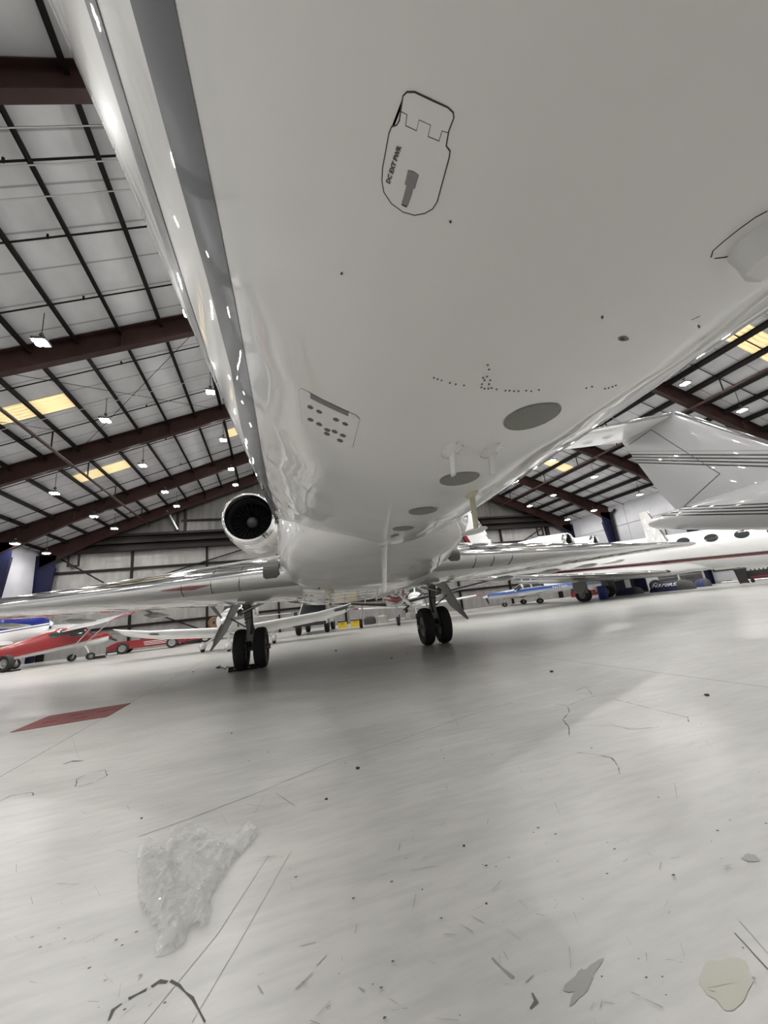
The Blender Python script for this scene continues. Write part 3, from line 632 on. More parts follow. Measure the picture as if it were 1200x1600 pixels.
# rivets
rv = MB()
for (x, y) in [(678,590),(684,592),(690,594),(703,598),(712,600),(725,602),(752,605),(757,607),(763,607),(768,606),(776,608),(790,610),(796,610),(803,611),(810,611),(822,610),(830,611),(842,609),(762,570),(764,577),(761,588),(757,594),(766,594),(753,600),(755,590),(764,600),(916,606),(925,604),(945,607),(951,606),(957,604),(962,602)]:
    t_, y_ = cyl(x,y); rv.lathe([(-.001,.0028),(.0008,.0022),(.001,.0003)], onc(t_,y_,.0005), 'Z', 6)
rv.build('rivet_row', mat('rivet_dirt', (.13,.12,.10), .6), jet)
o = patch('pressure_port', oval(974,529,8.5,3.6,0), mat('slot_grey',(0,0,0)), jet, off=.0012); patch('port_hole', oval(972,529,4,2,0), BLACK, o, off=.002)
for p in ((704,346),(534,427),(941,495),(1092,510)): patch('drain_dot', oval(p[0],p[1],1.8,2.4), SEAM, jet, off=.001)
seam('skin_scratch', [(1080,500),(1094,494)], .0008, jet)
# masts
def drain_mast(px, py, h, sc, name, lb):
    t_, y_ = cyl(px,py); c = Vector(onc(t_,y_)); b0 = c+Vector((0,0,.001))
    base = MB(); base.loft([[(c.x+.036*sc*cos(a), c.y+.075*sc*sin(a), c.z+.004+c.x**2*.2) for a in [2*pi*k/20 for k in range(20)]], [(c.x+.03*sc*cos(a), c.y+.066*sc*sin(a), c.z-.004) for a in [2*pi*k/20 for k in range(20)]], [(c.x+.010*sc*cos(a), c.y+.030*sc*sin(a), c.z-.016) for a in [2*pi*k/20 for k in range(20)]], [(c.x+.007*sc*cos(a), c.y+.02*sc+.020*sc*sin(a), c.z-h) for a in [2*pi*k/20 for k in range(20)]]])
    o = base.build(name, WHITE, jet); tag(o, lb)
    for k in range(6):
        a = 2*pi*k/6+.3; MB().lathe([(-.001,.0025),(.0006,.001)], (c.x+.031*sc*cos(a), c.y+.067*sc*sin(a), c.z-.003), 'Z', 6).build('screw', SEAM, o)
    return o, c
drain_mast(706,704,.085,1.0,'drain_mast','left small white drain mast'); drain_mast(768,704,.085,1.0,'drain_mast','right small white drain mast')
t_, y_ = cyl(737,772); c = Vector(onc(t_,y_))
mo = MB().loft([[(c.x+r*cos(a)*.55, c.y+dy+r*1.2*sin(a), z) for a in [2*pi*k/20 for k in range(20)]] for r, dy, z in ((.055,0,c.z+.006),(.05,0,c.z-.006),(.022,0,c.z-.02),(.019,.01,c.z-.10),(.019,.015,1.315))]).build('tall_drain_mast', CREAM, jet)
tag(mo, 'taller cream mast with a horizontal streamlined foot'); MB().loft([[(c.x+.06+.06*0+rx*cos(a)-.07, y, 1.305+.006*sin(a)*(rx/.05)) for a in [2*pi*k/16 for k in range(16)]] for y, rx in ((c.y-.10,.004),(c.y-.07,.03),(c.y-.02,.05),(c.y+.05,.055),(c.y+.10,.04),(c.y+.13,.01))]).build('mast_foot', WHITE, mo)
t_, y_ = cyl(600,853); c = Vector(onc(t_,y_))
bl = MB().loft([[(c.x-(c.z-z)*.06+rx*cos(a), c.y+dy+ry*sin(a), z) for a in [2*pi*k/20 for k in range(20)]] for rx, ry, dy, z in ((.018,.15,0,c.z+.03),(.016,.14,.01,c.z-.01),(.013,.11,.05,c.z-.2),(.010,.085,.08,c.z-.34),(.004,.07,.09,c.z-.375))]).build('blade_antenna', WHITE, jet); tag(bl, 'tall white blade antenna under the belly')
MB().loft([[(c.x+rx*cos(a), c.y+rx*3.2*sin(a), z) for a in [2*pi*k/24 for k in range(24)]] for rx, z in ((.06,c.z+.012),(.05,c.z-.006),(.03,c.z-.012))]).build('antenna_base', WHITE, bl)
p = Vector(( -.50,-5.0,1.24)); be = MB().lathe([(.03,.008),(.02,.03),(0,.055),(-.03,.055),(-.045,.035),(-.05,.015),(-.13,.013),(-.14,.01)], p+Vector((0,0,.02)), 'Z', 20).build('beacon_mast', CREAM, jet); tag(be, 'small cream dome with a drain tube'); MB().lathe([(-.145,.013),(-.16,.013),(-.16,.002)], p+Vector((0,0,.02)), 'Z', 12).build('tube_tip', BLACK, be)
for x, y, z in ((-.05,-4.9,1.2),(.08,-5.0,1.21)): MB().loft([[(x+.1*k_+.006*cos(a)-.05*s_, y+.06*s_+.04*sin(a), z-.0-.12*s_) for a in [2*pi*k/12 for k in range(12)]] for s_, k_ in ((-.2,0),(0,0),(1,.3))]).build('small_fin_antenna', WHITE, jet)
# front antenna at the right edge
ya = -9.37; fr = MB(); 
ap = seam('front_antenna_seam', [(1111,402),(1114,392),(1130,378),(1155,358),(1180,340),(1199,330)], .0009, jet); seam('front_antenna_seam', [(1117,404),(1135,402),(1155,392)], .0009, jet)
tC, yC = cyl(1180,372); c = Vector(onc(tC,yC))
a0, a1, a2_, a3 = [Vector(onc(*cyl(*p))) for p in ((1152,384),(1199,340),(1199,400),(1156,392))]
fa = MB().loft([[(c.x+.02+rx*cos(a), c.y+.005+ry*sin(a), z) for a in [2*pi*k/20 for k in range(20)]] for rx, ry, z in ((.045,.045,c.z+.004),(.04,.04,c.z-.015),(.03,.035,c.z-.045),(.004,.02,c.z-.06))]).build('front_antenna', WHITE, jet); tag(fa, 'white wedge antenna at the right picture edge')
MB().box((c.x+.055,c.y+.0,c.z-.03), (.012,.05,.07)).build('antenna_strip', CREAM, fa)
for k, (x, y) in enumerate([(450,848),(683,868)]): pass
for p in ((-.93,-5.15,1.62),(-.62,-4.98,1.30),(.98,-5.15,1.62)): MB().lathe([(-.006,.012),(.004,.012),(.006,.002)], p, 'Y', 10).build('rivet_plug', SEAM, jet)

# --- jet with the maroon line
fus2 = bands('maroon_line_paint', [(-9,(.72,.72,.72)),(2.06,(.20,.008,.02)),(2.12,(.04,.008,.012)),(2.24,(.72,.72,.72))], rough=.16, coat=.9)
fin2 = bands('grey_and_red_fin_paint', [(-99,(.10,.10,.105)),(-13.6,(.02,.015,.015)),(-13.2,(.30,.01,.03)),(-12.7,(.015,.012,.012)),(-12.5,(.72,.72,.72))], ky=-1.8)
red = thing('business_jet', 'white business jet with a thin maroon line along its oval-windowed body beside the right wall', 'airplane', (21.0,21.9,0), radians(25.5))
red.rotation_euler.x = .05; red.scale = (.94,.94,.94)
build_jet(red, {'paint': fus2, 'fin': fin2, 'wing': WHITE2, 'stab': WHITE2, 'winglet': WHITE2, 'detail': 1, 'nwin': 7, 'winshift': 1.2, 'winstep': 1.34, 'winz': .60, 'nz': .1, 'tk': .6, 'plate': 1, 'edy': -1.2, 'finz': 2.4})
# --- jet whose striped fin hangs over the right side
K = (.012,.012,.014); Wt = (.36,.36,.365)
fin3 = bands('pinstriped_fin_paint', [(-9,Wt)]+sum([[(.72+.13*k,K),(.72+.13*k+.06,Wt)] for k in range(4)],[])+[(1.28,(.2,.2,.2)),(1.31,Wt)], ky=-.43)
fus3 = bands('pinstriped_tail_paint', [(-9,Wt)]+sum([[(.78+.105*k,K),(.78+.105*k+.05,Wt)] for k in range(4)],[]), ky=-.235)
sj = thing('business_jet', 'silver white jet at the right edge showing its T-tail fin with black pinstripes', 'airplane', (12.0,-.2,0), A61)
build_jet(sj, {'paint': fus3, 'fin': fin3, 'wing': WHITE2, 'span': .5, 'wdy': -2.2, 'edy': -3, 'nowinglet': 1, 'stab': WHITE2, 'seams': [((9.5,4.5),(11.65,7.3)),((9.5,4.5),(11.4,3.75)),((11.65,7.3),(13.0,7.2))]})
sj.scale = (.82,.82,.82)

# ------------------------------------------------------------------ light aircraft
def D(px, py, d): return CP + ray(px,py)*d
def light_plane(root, P):
    n = 48; ex = 2/ P.get('ex', 2.5)
    F_ = P['fus']
    def sec(y):
        for a, c in zip(F_, F_[1:]):
            if a[0] <= y <= c[0]: q = (y-a[0])/(c[0]-a[0]); return [a[i]+(c[i]-a[i])*q for i in (1,2,3)]
        return F_[-1][1:] if y > F_[-1][0] else F_[0][1:]
    def fp(y, a, off=0):
        hw, z0, z1 = sec(y); sx, cz = sin(a), -cos(a)
        return ((hw+off)*math.copysign(abs(sx)**ex, sx), y, (z0+z1)/2+((z1-z0)/2+off)*math.copysign(abs(cz)**ex, cz))
    ys = []
    for a, c in zip(F_, F_[1:]):
        m_ = max(1, int((c[0]-a[0])/.25)); ys += [a[0]+(c[0]-a[0])*i/m_ for i in range(m_)]
    ys.append(F_[-1][0])
    MB().loft([[fp(y, 2*pi*k/n) for k in range(n)] for y in ys]).build('fuselage', P['paint'], root, ang=60)
    def pane(name, y0, y1, a0, a1, m, sk=0):
        N = 6; rows = []
        for i in range(N+1):
            rows.append([fp(y0+(y1-y0)*j/N + sk*i/N, a0+(a1-a0)*i/N, .012) for j in range(N+1)])
        return MB().loft(rows, closed=False, caps=False).build(name, m, root, ang=80)
    for (y0,y1,a0,a1,sk) in P.get('windows', []):
        for s in (1,-1): pane('cabin_window', y0, y1, s*a0, s*a1, GLASS, sk)
    if P.get('windshield'):
        y0,y1,a,sk = P['windshield']; 
        for s in (1,-1): pane('windshield', y0, y1, s*a, s*(pi-.06), GLASS, sk)
    for s in (1,-1):
        W_ = P['wing'] if s > 0 else mirror(P.get('wing_l', P['wing']))
        o = foil(W_, 'wing', P.get('wmat', WHITE2), root, inc=P.get('inc',0))
        if P.get('cuff'): foil(W_, 'leading_edge', P['cuff'], root, chmax=P.get('cuffw', .16), off=.006, inc=P.get('inc',0))
        if P.get('tip'): foil([W_[-2][:1]+W_[-2][1:], W_[-1]], 'wing_tip', P['tip'], root, off=.008, inc=P.get('inc',0))
        if P.get('tail'): foil(P['tail'] if s > 0 else mirror(P['tail']), 'horizontal_stabilizer', P.get('tmat', P.get('wmat', WHITE2)), root)
    if P.get('fin'): foil(P['fin'], 'vertical_fin', P.get('fmat', WHITE2), root, thick='x')
    if P.get('prop'):
        y, z, R_, nb, ph = P['prop']
        MB().lathe([(-.32,.004),(-.28,.06),(-.18,.12),(-.05,.165),(.02,.17)], (0,y,z), 'Y', 20).build('spinner', P.get('spin', WHITE2), root)
        for k in range(nb):
            a = ph+2*pi*k/nb; u = Vector((cos(a),0,sin(a))); v = Vector((-sin(a),0,cos(a))); c = Vector((0,y-.08,z)); rg = []
            for r, wd, tw in ((.1,.05,.9),(.3,.085,.7),(.6,.085,.45),(.85,.07,.3),(.97,.045,.25),(1,.015,.2)):
                q = c+u*R_*r; w_ = v*cos(tw)*wd + Vector((0,sin(tw)*wd,0)); t_ = (v*(-sin(tw))+Vector((0,cos(tw),0)))*.012
                rg.append([q-w_, q-t_, q+w_, q+t_])
            MB().loft(rg).build('propeller_blade', P.get('blade', BLACK), root)
    for (x, y, r, wd, x2, y2, z2, kind) in P.get('gear', []):
        for s in ((1,-1) if x > 0 else (1,)):
            g = MB()
            if kind == 'spring': g.tube([(s*x2,y2,z2),(s*(x2+x)/2,(y+y2)/2,(z2+r)/2+.05),(s*(x-.08),y,r)], [.05,.04,.035], 8)
            else: g.tube([(s*x2,y2,z2),(s*x,y,r+.05)], [.05,.04], 8); g.tube([(s*(x-.09),y,r),(s*x,y,r)], .03, 8); g.beam((s*(x-.08),y,r+.18),(s*(x-.08),y,r-.03),.05,.04)
            g.build('landing_gear_leg', P.get('legmat', WHITE2), root)
            wheel(root, s*x, y, r, wd, seg=20)
            if kind == 'pant': MB().loft([[(s*x+hw*cos(a), y+dy, r+.06+h_*sin(a)) for a in [2*pi*k/16 for k in range(16)]] for dy, hw, h_ in ((-.34,.01,.01),(-.26,.09,.12),(-.05,.12,.19),(.2,.10,.15),(.5,.03,.05),(.55,.005,.01))]).build('wheel_fairing', WHITE2, root)
    for (a, c, r) in P.get('struts', []):
        for s in (1,-1): MB().tube([(s*a[0],a[1],a[2]),(s*c[0],c[1],c[2])], r, 8).build('wing_strut', P.get('smat', WHITE2), root)

# red and white high-wing taildragger
rwp = bands('red_over_white_paint', [(-9,(.62,.62,.61)),(1.16,(.22,.010,.012)),(1.19,(.62,.62,.61)),(1.22,(.22,.010,.012))], ky=.15, rough=.25)
t = thing('light_airplane', 'red and white high-wing tailwheel airplane parked at the left, nose to the right', 'airplane', (-11.3,28.4,0), radians(139))
t.scale = (1,1,.86)
light_plane(t, dict(paint=rwp, ex=3, fus=[(-1.75,.12,1.22,1.52),(-1.7,.30,1.08,1.68),(-1.2,.42,.98,1.78),(-.75,.44,.92,1.80),(-.35,.45,.88,2.28),(.9,.44,.82,2.30),(1.6,.36,.74,2.06),(3.2,.22,.60,1.50),(5.0,.10,.55,1.10),(5.5,.05,.62,1.02)],
    inc=.34, wing=[(.0,-.55,2.50,1.55,.14),(3.9,-.55,2.72,1.55,.14),(4.7,-.50,2.78,1.45,.12),(5.1,-.2,2.70,.9,.06)], tip=RED, wmat=WHITE2,
    tail=[(.05,4.7,1.0,.95,.06),(1.5,5.0,1.0,.6,.05)], fin=[(0,4.4,1.0,1.2,.07),(0,5.0,2.0,.6,.06)], fmat=RED,
    windows=[(-.25,.55,1.62,2.45,0),(.65,1.45,1.75,2.4,.1)], windshield=(-.80,-.38,2.0,.0), prop=(-1.78,1.38,.95,2,.35), spin=RED,
    gear=[(.95,-.35,.24,.17,.35,-.35,.95,'spring'),(0,5.2,.1,.07,0,5.1,.7,'strut')], struts=[((.42,-.2,1.0),(2.5,-.35,2.33),.03),((.42,.3,1.0),(2.5,.35,2.33),.025)]))
MB().tube([(.05,-.5,2.2),(.25,-.4,1.75)], .02, 6).build('control_lock', YELLOW, t)
p = t.location + Vector((cos(radians(139))*-.95+sin(radians(139))*.35, sin(radians(139))*-.95-cos(radians(139))*.35, 0))
# blue and white nose
bwp = bands('blue_over_white_paint', [(-9,(.66,.66,.66)),(1.72,(.02,.03,.10)),(1.77,(.66,.66,.66)),(1.84,(.012,.02,.15))], ky=.10, rough=.2)
t = thing('turboprop_airplane', 'blue-topped white airplane nose with dark propeller entering at the left edge', 'airplane', (-15.1,26.2,0), radians(150))
t.scale = (1,1,1.1)
light_plane(t, dict(paint=bwp, ex=2.6, fus=[(-3.7,.16,2.0,2.35),(-3.6,.32,1.7,2.5),(-2.9,.50,1.35,2.66),(-1.8,.66,1.15,2.75),(-1.0,.74,1.05,2.95),(-.2,.76,1.0,3.1),(.8,.70,1.1,3.0),(2.6,.12,2.0,2.5)],
    wing=[(.3,-1.2,1.25,1.6,.13),(1.2,-1.2,1.30,1.5,.12)], windows=[(.2,.6,1.8,2.3,0),(.9,1.3,1.8,2.3,0)], windshield=(-.8,-.3,2.0,0),
    tail=[(.05,1.7,2.3,.8,.07),(.9,1.9,2.3,.6,.06)], fin=[(0,1.0,2.4,1.5,.08),(0,2.0,3.4,.7,.07)], prop=(-3.75,2.17,1.25,3,.2), spin=WHITE2,
    gear=[(1.0,-.5,.3,.2,.9,-.5,1.25,'strut'),(0,-2.2,.25,.18,0,-2.3,1.3,'strut')]))
# low-wing white airplane behind the left main gear
t = thing('light_airplane', 'white low-wing airplane with wheel fairings, seen head-on behind the left main gear', 'airplane', (-1.5,19.6,0), radians(-8))
light_plane(t, dict(paint=WHITE2, ex=2.4, fus=[(-2.35,.14,1.08,1.40),(-2.3,.34,.90,1.55),(-1.7,.50,.76,1.62),(-1.0,.58,.70,1.68),(-.3,.62,.66,2.15),(.6,.62,.68,2.25),(1.8,.50,.80,2.05),(3.5,.22,1.1,1.6),(5.2,.08,1.25,1.45)],
    wing=[(.4,-.55,.92,1.5,.16),(3.6,-.40,1.14,1.3,.16),(4.9,-.30,1.34,1.15,.15),(5.2,-.15,1.42,.8,.09)], inc=.30,
    windows=[(-.15,.45,1.75,2.35,0),(.5,1.1,1.75,2.3,0)], windshield=(-.85,-.3,1.9,0), tail=[(.05,4.6,1.35,.9,.07),(1.9,4.8,1.35,.6,.06)], fin=[(0,4.0,1.5,1.4,.08),(0,4.9,2.6,.7,.07)],
    prop=(-2.4,1.22,.97,3,2.2), blade=mat('dark_grey_blade',(.05,.05,.05),.4), gear=[(1.55,.05,.20,.14,.75,.1,.80,'pant'),(0,-1.75,.17,.12,0,-1.7,.8,'pant')]))
for s, x0 in ((-1,3.3),(-1,5.0),(1,5.0)): MB().prism([(s*x0,-.43,.985+(x0-3.3)*.14),(s*(x0+.35),-.41,1.03+(x0-3.3)*.14),(s*(x0+.35),.1,1.0+(x0-3.3)*.14),(s*x0,.1,.955+(x0-3.3)*.14)], (0,0,-.012)).build('grey_wing_band', GREYP, t)
MB().prism([(4.4,-.4,1.17),(5.0,-.3,1.27),(5.0,.5,1.10),(4.4,.5,1.02)], (0,0,-.012)).build('grey_wing_band', GREYP, t)
MB().box((.42,-1.9,1.2), (.02,.16,.55)).build('cowling_band', GREYP, t)
# striped nose and dihedral wing in the middle
t = thing('light_airplane', 'white propeller airplane with maroon spinner band and black-edged raised wings, seen from the front', 'airplane', (7.2,23.4,0), radians(-14))
t.scale = (1.22,1.22,1.22)
light_plane(t, dict(paint=bands('maroon_stripe_paint', [(-9,(.5,.5,.5)),(.98,(.18,.01,.02)),(1.08,(.6,.6,.6)),(1.14,(.10,.10,.11)),(1.22,(.6,.6,.6))], ky=0, kx=-.35), ex=2.4, fus=[(-2.6,.16,1.30,1.65),(-2.5,.36,1.08,1.78),(-1.8,.52,.92,1.86),(-.9,.58,.84,1.92),(-.2,.6,.82,2.30),(.8,.58,.84,2.32),(2.2,.4,1.0,2.0),(4.8,.12,1.4,1.8)],
    wing=[(.4,-.6,1.0,1.6,.14),(4.9,-.4,1.62,1.1,.12),(5.2,-.3,1.68,.8,.08)], cuff=BLACK, cuffw=.12, inc=.08, windows=[(-.1,.55,1.75,2.3,0),(.65,1.2,1.75,2.3,0)], windshield=(-.75,-.25,1.9,0),
    tail=[(.05,4.2,1.6,.9,.07),(1.7,4.4,1.6,.6,.06)], fin=[(0,3.7,1.7,1.3,.08),(0,4.6,2.8,.7,.07)], prop=(-2.65,1.48,.95,3,-.85), spin=METAL, blade=mat('silver_blade',(.30,.29,.28),.3,.6), legmat=METAL,
    gear=[(1.75,.2,.22,.16,1.6,.2,1.1,'strut'),(0,-1.9,.2,.14,0,-1.9,1.0,'strut')]))
MB().lathe([(-.03,.30),(.10,.40),(.13,.40),(.13,.36)], (0,-2.6,1.48), 'Y', 24).build('cowl_band', RED, t)
for s in (-1,): 
    for j, m_ in enumerate((RED, WHITE2, GREYP)): MB().prism([(s*.55,-.50+.16*j,.98),(s*4.6,-.30+.16*j,1.56),(s*4.6,-.18+.16*j,1.55),(s*.55,-.36+.16*j,.97)], (0,0,-.05)).build('wing_stripe', m_, t)
# white low-wing with red wing tip further back
t = thing('light_airplane', 'white cabin airplane with red wing tips parked behind the right main gear', 'airplane', (10.6,28.6,0), radians(-25))
light_plane(t, dict(paint=WHITE2, ex=2.4, fus=[(-2.3,.16,1.10,1.45),(-2.2,.36,.92,1.60),(-1.2,.55,.82,1.70),(-.3,.6,.76,2.25),(.8,.58,.78,2.3),(2.2,.4,1.0,1.95),(4.8,.12,1.4,1.7)],
    wing=[(.4,-.5,.88,1.6,.14),(3.8,-.4,1.12,1.3,.13),(4.5,-.35,1.17,1.2,.12),(5.0,-.1,1.2,.6,.08)], tip=RED, windows=[(-.15,.35,1.75,2.35,0),(.42,1.1,1.75,2.35,0)], windshield=(-.8,-.3,1.9,0),
    tail=[(.05,4.2,1.5,.9,.07),(1.7,4.4,1.5,.6,.06)], fin=[(0,3.7,1.6,1.3,.08),(0,4.6,2.5,.7,.07)], prop=(-2.35,1.25,.95,2,.6), gear=[(1.5,.2,.22,.16,1.4,.2,.95,'strut'),(0,-1.6,.2,.14,0,-1.6,.9,'strut')]))
# blue and white airplane at the far right
bb = bands('blue_band_paint', [(-9,(.66,.66,.66)),(1.16,(.03,.11,.42)),(1.21,(.66,.66,.66)),(1.25,(.03,.11,.42)),(1.50,(.66,.66,.66))], ky=-.03, rough=.25)
t = thing('light_airplane', 'white low-wing airplane with a bright blue body band and white registration, nose to the left', 'airplane', (21.0,29.6,0), radians(-106))
t.scale = (1.22,1.22,.86)
light_plane(t, dict(paint=bb, ex=2.6, fus=[(-2.7,.14,1.0,1.25),(-2.6,.30,.86,1.38),(-1.6,.5,.74,1.54),(-.8,.58,.70,1.62),(-.2,.6,.68,2.10),(.9,.6,.70,2.16),(1.7,.52,.80,1.86),(4.0,.30,1.05,1.62),(6.2,.12,1.25,1.5)],
    wing=[(.4,-.7,.86,1.9,.14),(4.2,-.4,1.05,1.3,.12),(4.9,-.3,1.09,.9,.08)], wmat=WHITE2, windows=[(-.25,.25,1.75,2.45,0),(.35,1.2,1.75,2.4,0)], windshield=(-.85,-.35,1.9,0),
    tail=[(.05,5.3,1.4,.9,.07),(1.9,5.5,1.4,.6,.06)], fin=[(0,4.8,1.5,1.3,.08),(0,5.7,2.0,.7,.07)], prop=(-2.75,1.12,.9,2,2.3), gear=[(1.6,.3,.24,.17,1.5,.3,.9,'strut'),(0,-1.6,.2,.14,0,-1.6,.85,'strut')]))
o = text_mesh('N17400', .34, 'registration_lettering', WHITE2, t, lambda u, v: ((.535-.10*u/1.4)+.012, 1.75+u, 1.22+v), bold=.006)

# ------------------------------------------------------------------ ground vehicles and equipment
t = thing('pickup_truck', 'white pickup truck facing the viewer with a dark windshield', 'truck', (2.75,26.4,0), radians(-14))
b_ = MB(); b_.loft([[(x*k, y, z) for x, z in ((-.98,.55),(.98,.55),(.98,1.02),(.90,h_),(-.90,h_),(-.98,1.02))] for y, k, h_ in ((-2.75,.94,1.0),(-2.6,1,1.08),(-1.2,1,1.16),(2.7,1,1.12),(2.75,.98,1.1))]).build('truck_body', WHITE2, t, smooth=False)
MB().loft([[(-hw,y0,z),(hw,y0,z),(hw,y1,z),(-hw,y1,z)] for hw, y0, y1, z in ((.92,-1.35,1.2,1.1),(.74,-.75,1.0,1.88),(.70,-.65,.9,1.92))]).build('cab', WHITE2, t, smooth=False)
MB().loft([[(-.80*k,y,z),(.80*k,y,z)] for k, y, z in ((1.05,-1.34,1.15),(.86,-.80,1.84))], closed=False, caps=False).build('windshield', GLASS, t)
for s in (-1,1):
    MB().prism([(s*.90,-1.0,1.18),(s*.90,1.0,1.18),(s*.765,.85,1.80),(s*.765,-.65,1.80)], (s*.012,0,0)).build('side_window', GLASS, t, smooth=False)
    MB().box((s*1.12,-1.05,1.25),(.2,.1,.26)).build('door_mirror', BLACK, t)
    MB().box((s*.72,-2.74,.86),(.34,.06,.2)).build('headlight', METAL, t)
    for y in (-1.75,1.75): wheel(t, s*.86, y, .4, .27, seg=20)
MB().box((0,-2.76,.84),(1.0,.05,.26)).build('grille', BLACK, t); MB().box((0,-2.82,.6),(1.9,.12,.2)).build('bumper', BLACK, t)
# red low vehicles
def red_cart(name, loc, rz, ln_, lb):
    t = thing(name, lb, 'vehicle', loc, rz)
    MB().loft([[(x, y, z) for x, z in ((-.8,.28),(.8,.28),(.8,h_),(-.8,h_))] for y, h_ in ((-ln_/2,.5),(-ln_/2+.5,.78),(ln_/2-.6,.80),(ln_/2,.55))]).build('body_panel', RED, t, smooth=False)
    for j in range(3): MB().box((-.815,-ln_*.12+j*.02,.42+j*.10),(.02,ln_*.3,.03)).build('side_stripe', WHITE2, t); 
    MB().box((0,-ln_*.08,.95),(1.1,ln_*.35,.3)).build('dark_canopy', GLASS, t)
    for y in (-ln_*.33, ln_*.30):
        for s in (-1,1): wheel(t, s*.82, y, .36, .24, hub=.62, seg=20)
    return t
red_cart('tow_vehicle', D(232,1009,27).xy.to_3d(), radians(97), 4.6, 'low red vehicle with white-hubbed wheels behind the white left wing')
red_cart('tow_vehicle', D(300,996,31).xy.to_3d(), radians(97), 3.0, 'smaller red vehicle partly hidden, right of the low red one')
t = thing('engine_stand', 'dark engine stand with a spoked wheel behind the red and white airplane', 'engine stand', D(176,1010,26.2).xy.to_3d(), .3)
t.scale = (.6,.6,.6)
MB().box((0,0,.35),(1.2,.6,.12)).box((0,0,.75),(.8,.5,.5)).build('engine_block', BLACK, t); MB().tube([(-.6,-.3,.1),(-.6,-.3,1.0),(.6,-.3,1.0),(.6,-.3,.1)], .03, 8).build('frame_rail', METAL, t)
for x in (-.5,.5): wheel(t, x, -.3, .17, .1, seg=16)
def case(name, c, d, m, lb, cat, rz=0, lid=None, grp=None):
    t = thing(name, lb, cat, (c[0],c[1],c[2] if len(c) > 2 else 0), rz, grp); 
    MB().box((0,0,d[2]*.42),(d[0],d[1],d[2]*.84)).build('body', m, t, smooth=False); MB().box((0,0,d[2]*.93),(d[0]*1.03,d[1]*1.03,d[2]*.14)).build('lid', lid or m, t, smooth=False)
    MB().tube([(-d[0]*.2,-d[1]*.53,d[2]*.6),(-d[0]*.2,-d[1]*.6,d[2]*.66),(d[0]*.2,-d[1]*.6,d[2]*.66),(d[0]*.2,-d[1]*.53,d[2]*.6)], .015, 6).build('handle', BLACK, t); return t
for (px, py, w_, lb) in ((535,974,.62,'left one of the two yellow and black boxes beside the truck'),(555,971,.62,'right one of the two yellow and black boxes, below the dark tarp')):
    q = D(px,py,27.5); case('equipment_case', q.xy, (w_,.4,.46), YELLOW, lb, 'box', -.15, BLACK, 'yellow equipment boxes')
for (px, w_, h_, m_, lb) in ((578,.9,.55,GREYP,'grey bundle on the floor right of the yellow boxes'),(598,.8,.55,TARP,'pale wrapped bundle behind the propeller airplane nose wheel'),(650,1.5,.6,TARP,'pale wrapped bundle behind the striped propeller airplane')):
    q = D(px,971,28.5); o = MB().loft([[(w_/2*cos(a)*k, .35*k*sin(a), z) for a in [2*pi*i/20 for i in range(20)]] for k, z in ((1,0),(1.05,h_*.3),(.95,h_*.8),(.6,h_),(.1,h_*1.02))]).build('wrapped_bundle', m_); o.location = (q.x,q.y,0); tag(o, lb, 'bundle')
q = atY(334,973,YF-.6); o = MB().lathe([(-.1,.1),(-.12,.42),(0,.5),(.12,.42),(.1,.1)], (0,0,0), 'Y', 24).build('hose_reel', BROWN); o.location = (q.x,YF-.36,q.z); tag(o, 'brown round hose reel on the far wall post', 'reel')
q = D(252,986,34); case('equipment_case', q.xy, (.9,.5,1.25), BLACK, 'black crate standing behind the white left wing', 'box', 0, BLACK)
# along the right wall
def cover(name, a, c, r, h_, m, end, lb, txt=None):
    a, c = Vector((a[0],a[1],0)), Vector((c[0],c[1],0)); ax = (c-a); ln_ = ax.length; rz = atan2(-ax.x, ax.y); t = thing(name, lb, 'cover', a, rz); rg = []
    for k, q in ((.25,0),(.62,.06),(.86,.16),(1,.35),(1,.66)): rg.append([(r*k*cos(pi*i/16)*1.0, ln_*q, h_*k*sin(pi*i/16)**.8) for i in range(17)])
    MB().loft(rg, closed=True).build('cloth_cover', m, t, ang=60); rg = []
    for k, q in ((1.005,.66),(.98,.8),(.8,.92),(.4,.99),(.1,1)): rg.append([(r*k*cos(pi*i/16), ln_*q, h_*k*sin(pi*i/16)**.8) for i in range(17)])
    MB().loft(rg, closed=True).build('grey_end', end, t, ang=60)
    if txt:
        def pl(u, v):
            a_ = .42+v*1.25; return ((r+.012)*cos(a_), u+.32, (h_+.012)*sin(a_)**.8)
        text_mesh(txt, .44, 'registration_lettering', mat('white_lettering',(.8,.8,.8),.5), t, pl, italic=.3, bold=.008)
    return t
q0, q1 = atz(1010,924.5,0), atz(1088,917,0)
q0 = D(1016,925,27.5); q1 = D(1088,918,25.3)
cover('wing_cover', q0.xy, q1.xy, .42, .66, CLOTH, GREYP, 'navy cloth cover with white registration lettering and grey end by the right wall', 'N370RS.')
q0 = D(962,931,28.5); q1 = D(1006,925,27.9); cover('wing_cover', q0.xy, q1.xy, .4, .50, CLOTH, GREYP, 'plain navy cloth cover, left of the lettered one')
q0 = D(1086,917,27.5); q1 = D(1112,914,26.8); cover('wing_cover', q0.xy, q1.xy, .4, .55, CLOTH, GREYP, 'short navy and grey cover, right of the lettered one')
for (px, d_, w_, h_, lb) in ((1044,30.0,1.1,1.02,'long grey case behind the lettered navy cover'),(1081,28.2,1.2,1.12,'long grey case behind the short navy cover')):
    q = D(px,905,d_); case('storage_case', (q.x,q.y), (w_,.6,h_), GREYP, lb, 'case', radians(-70))
q = D(1024,912,29.3); t = thing('spare_tire', 'black tyre leaning behind the lettered navy cover', 'tyre', (q.x,q.y,0), radians(60)); wheel(t, 0, 0, .42, .3)
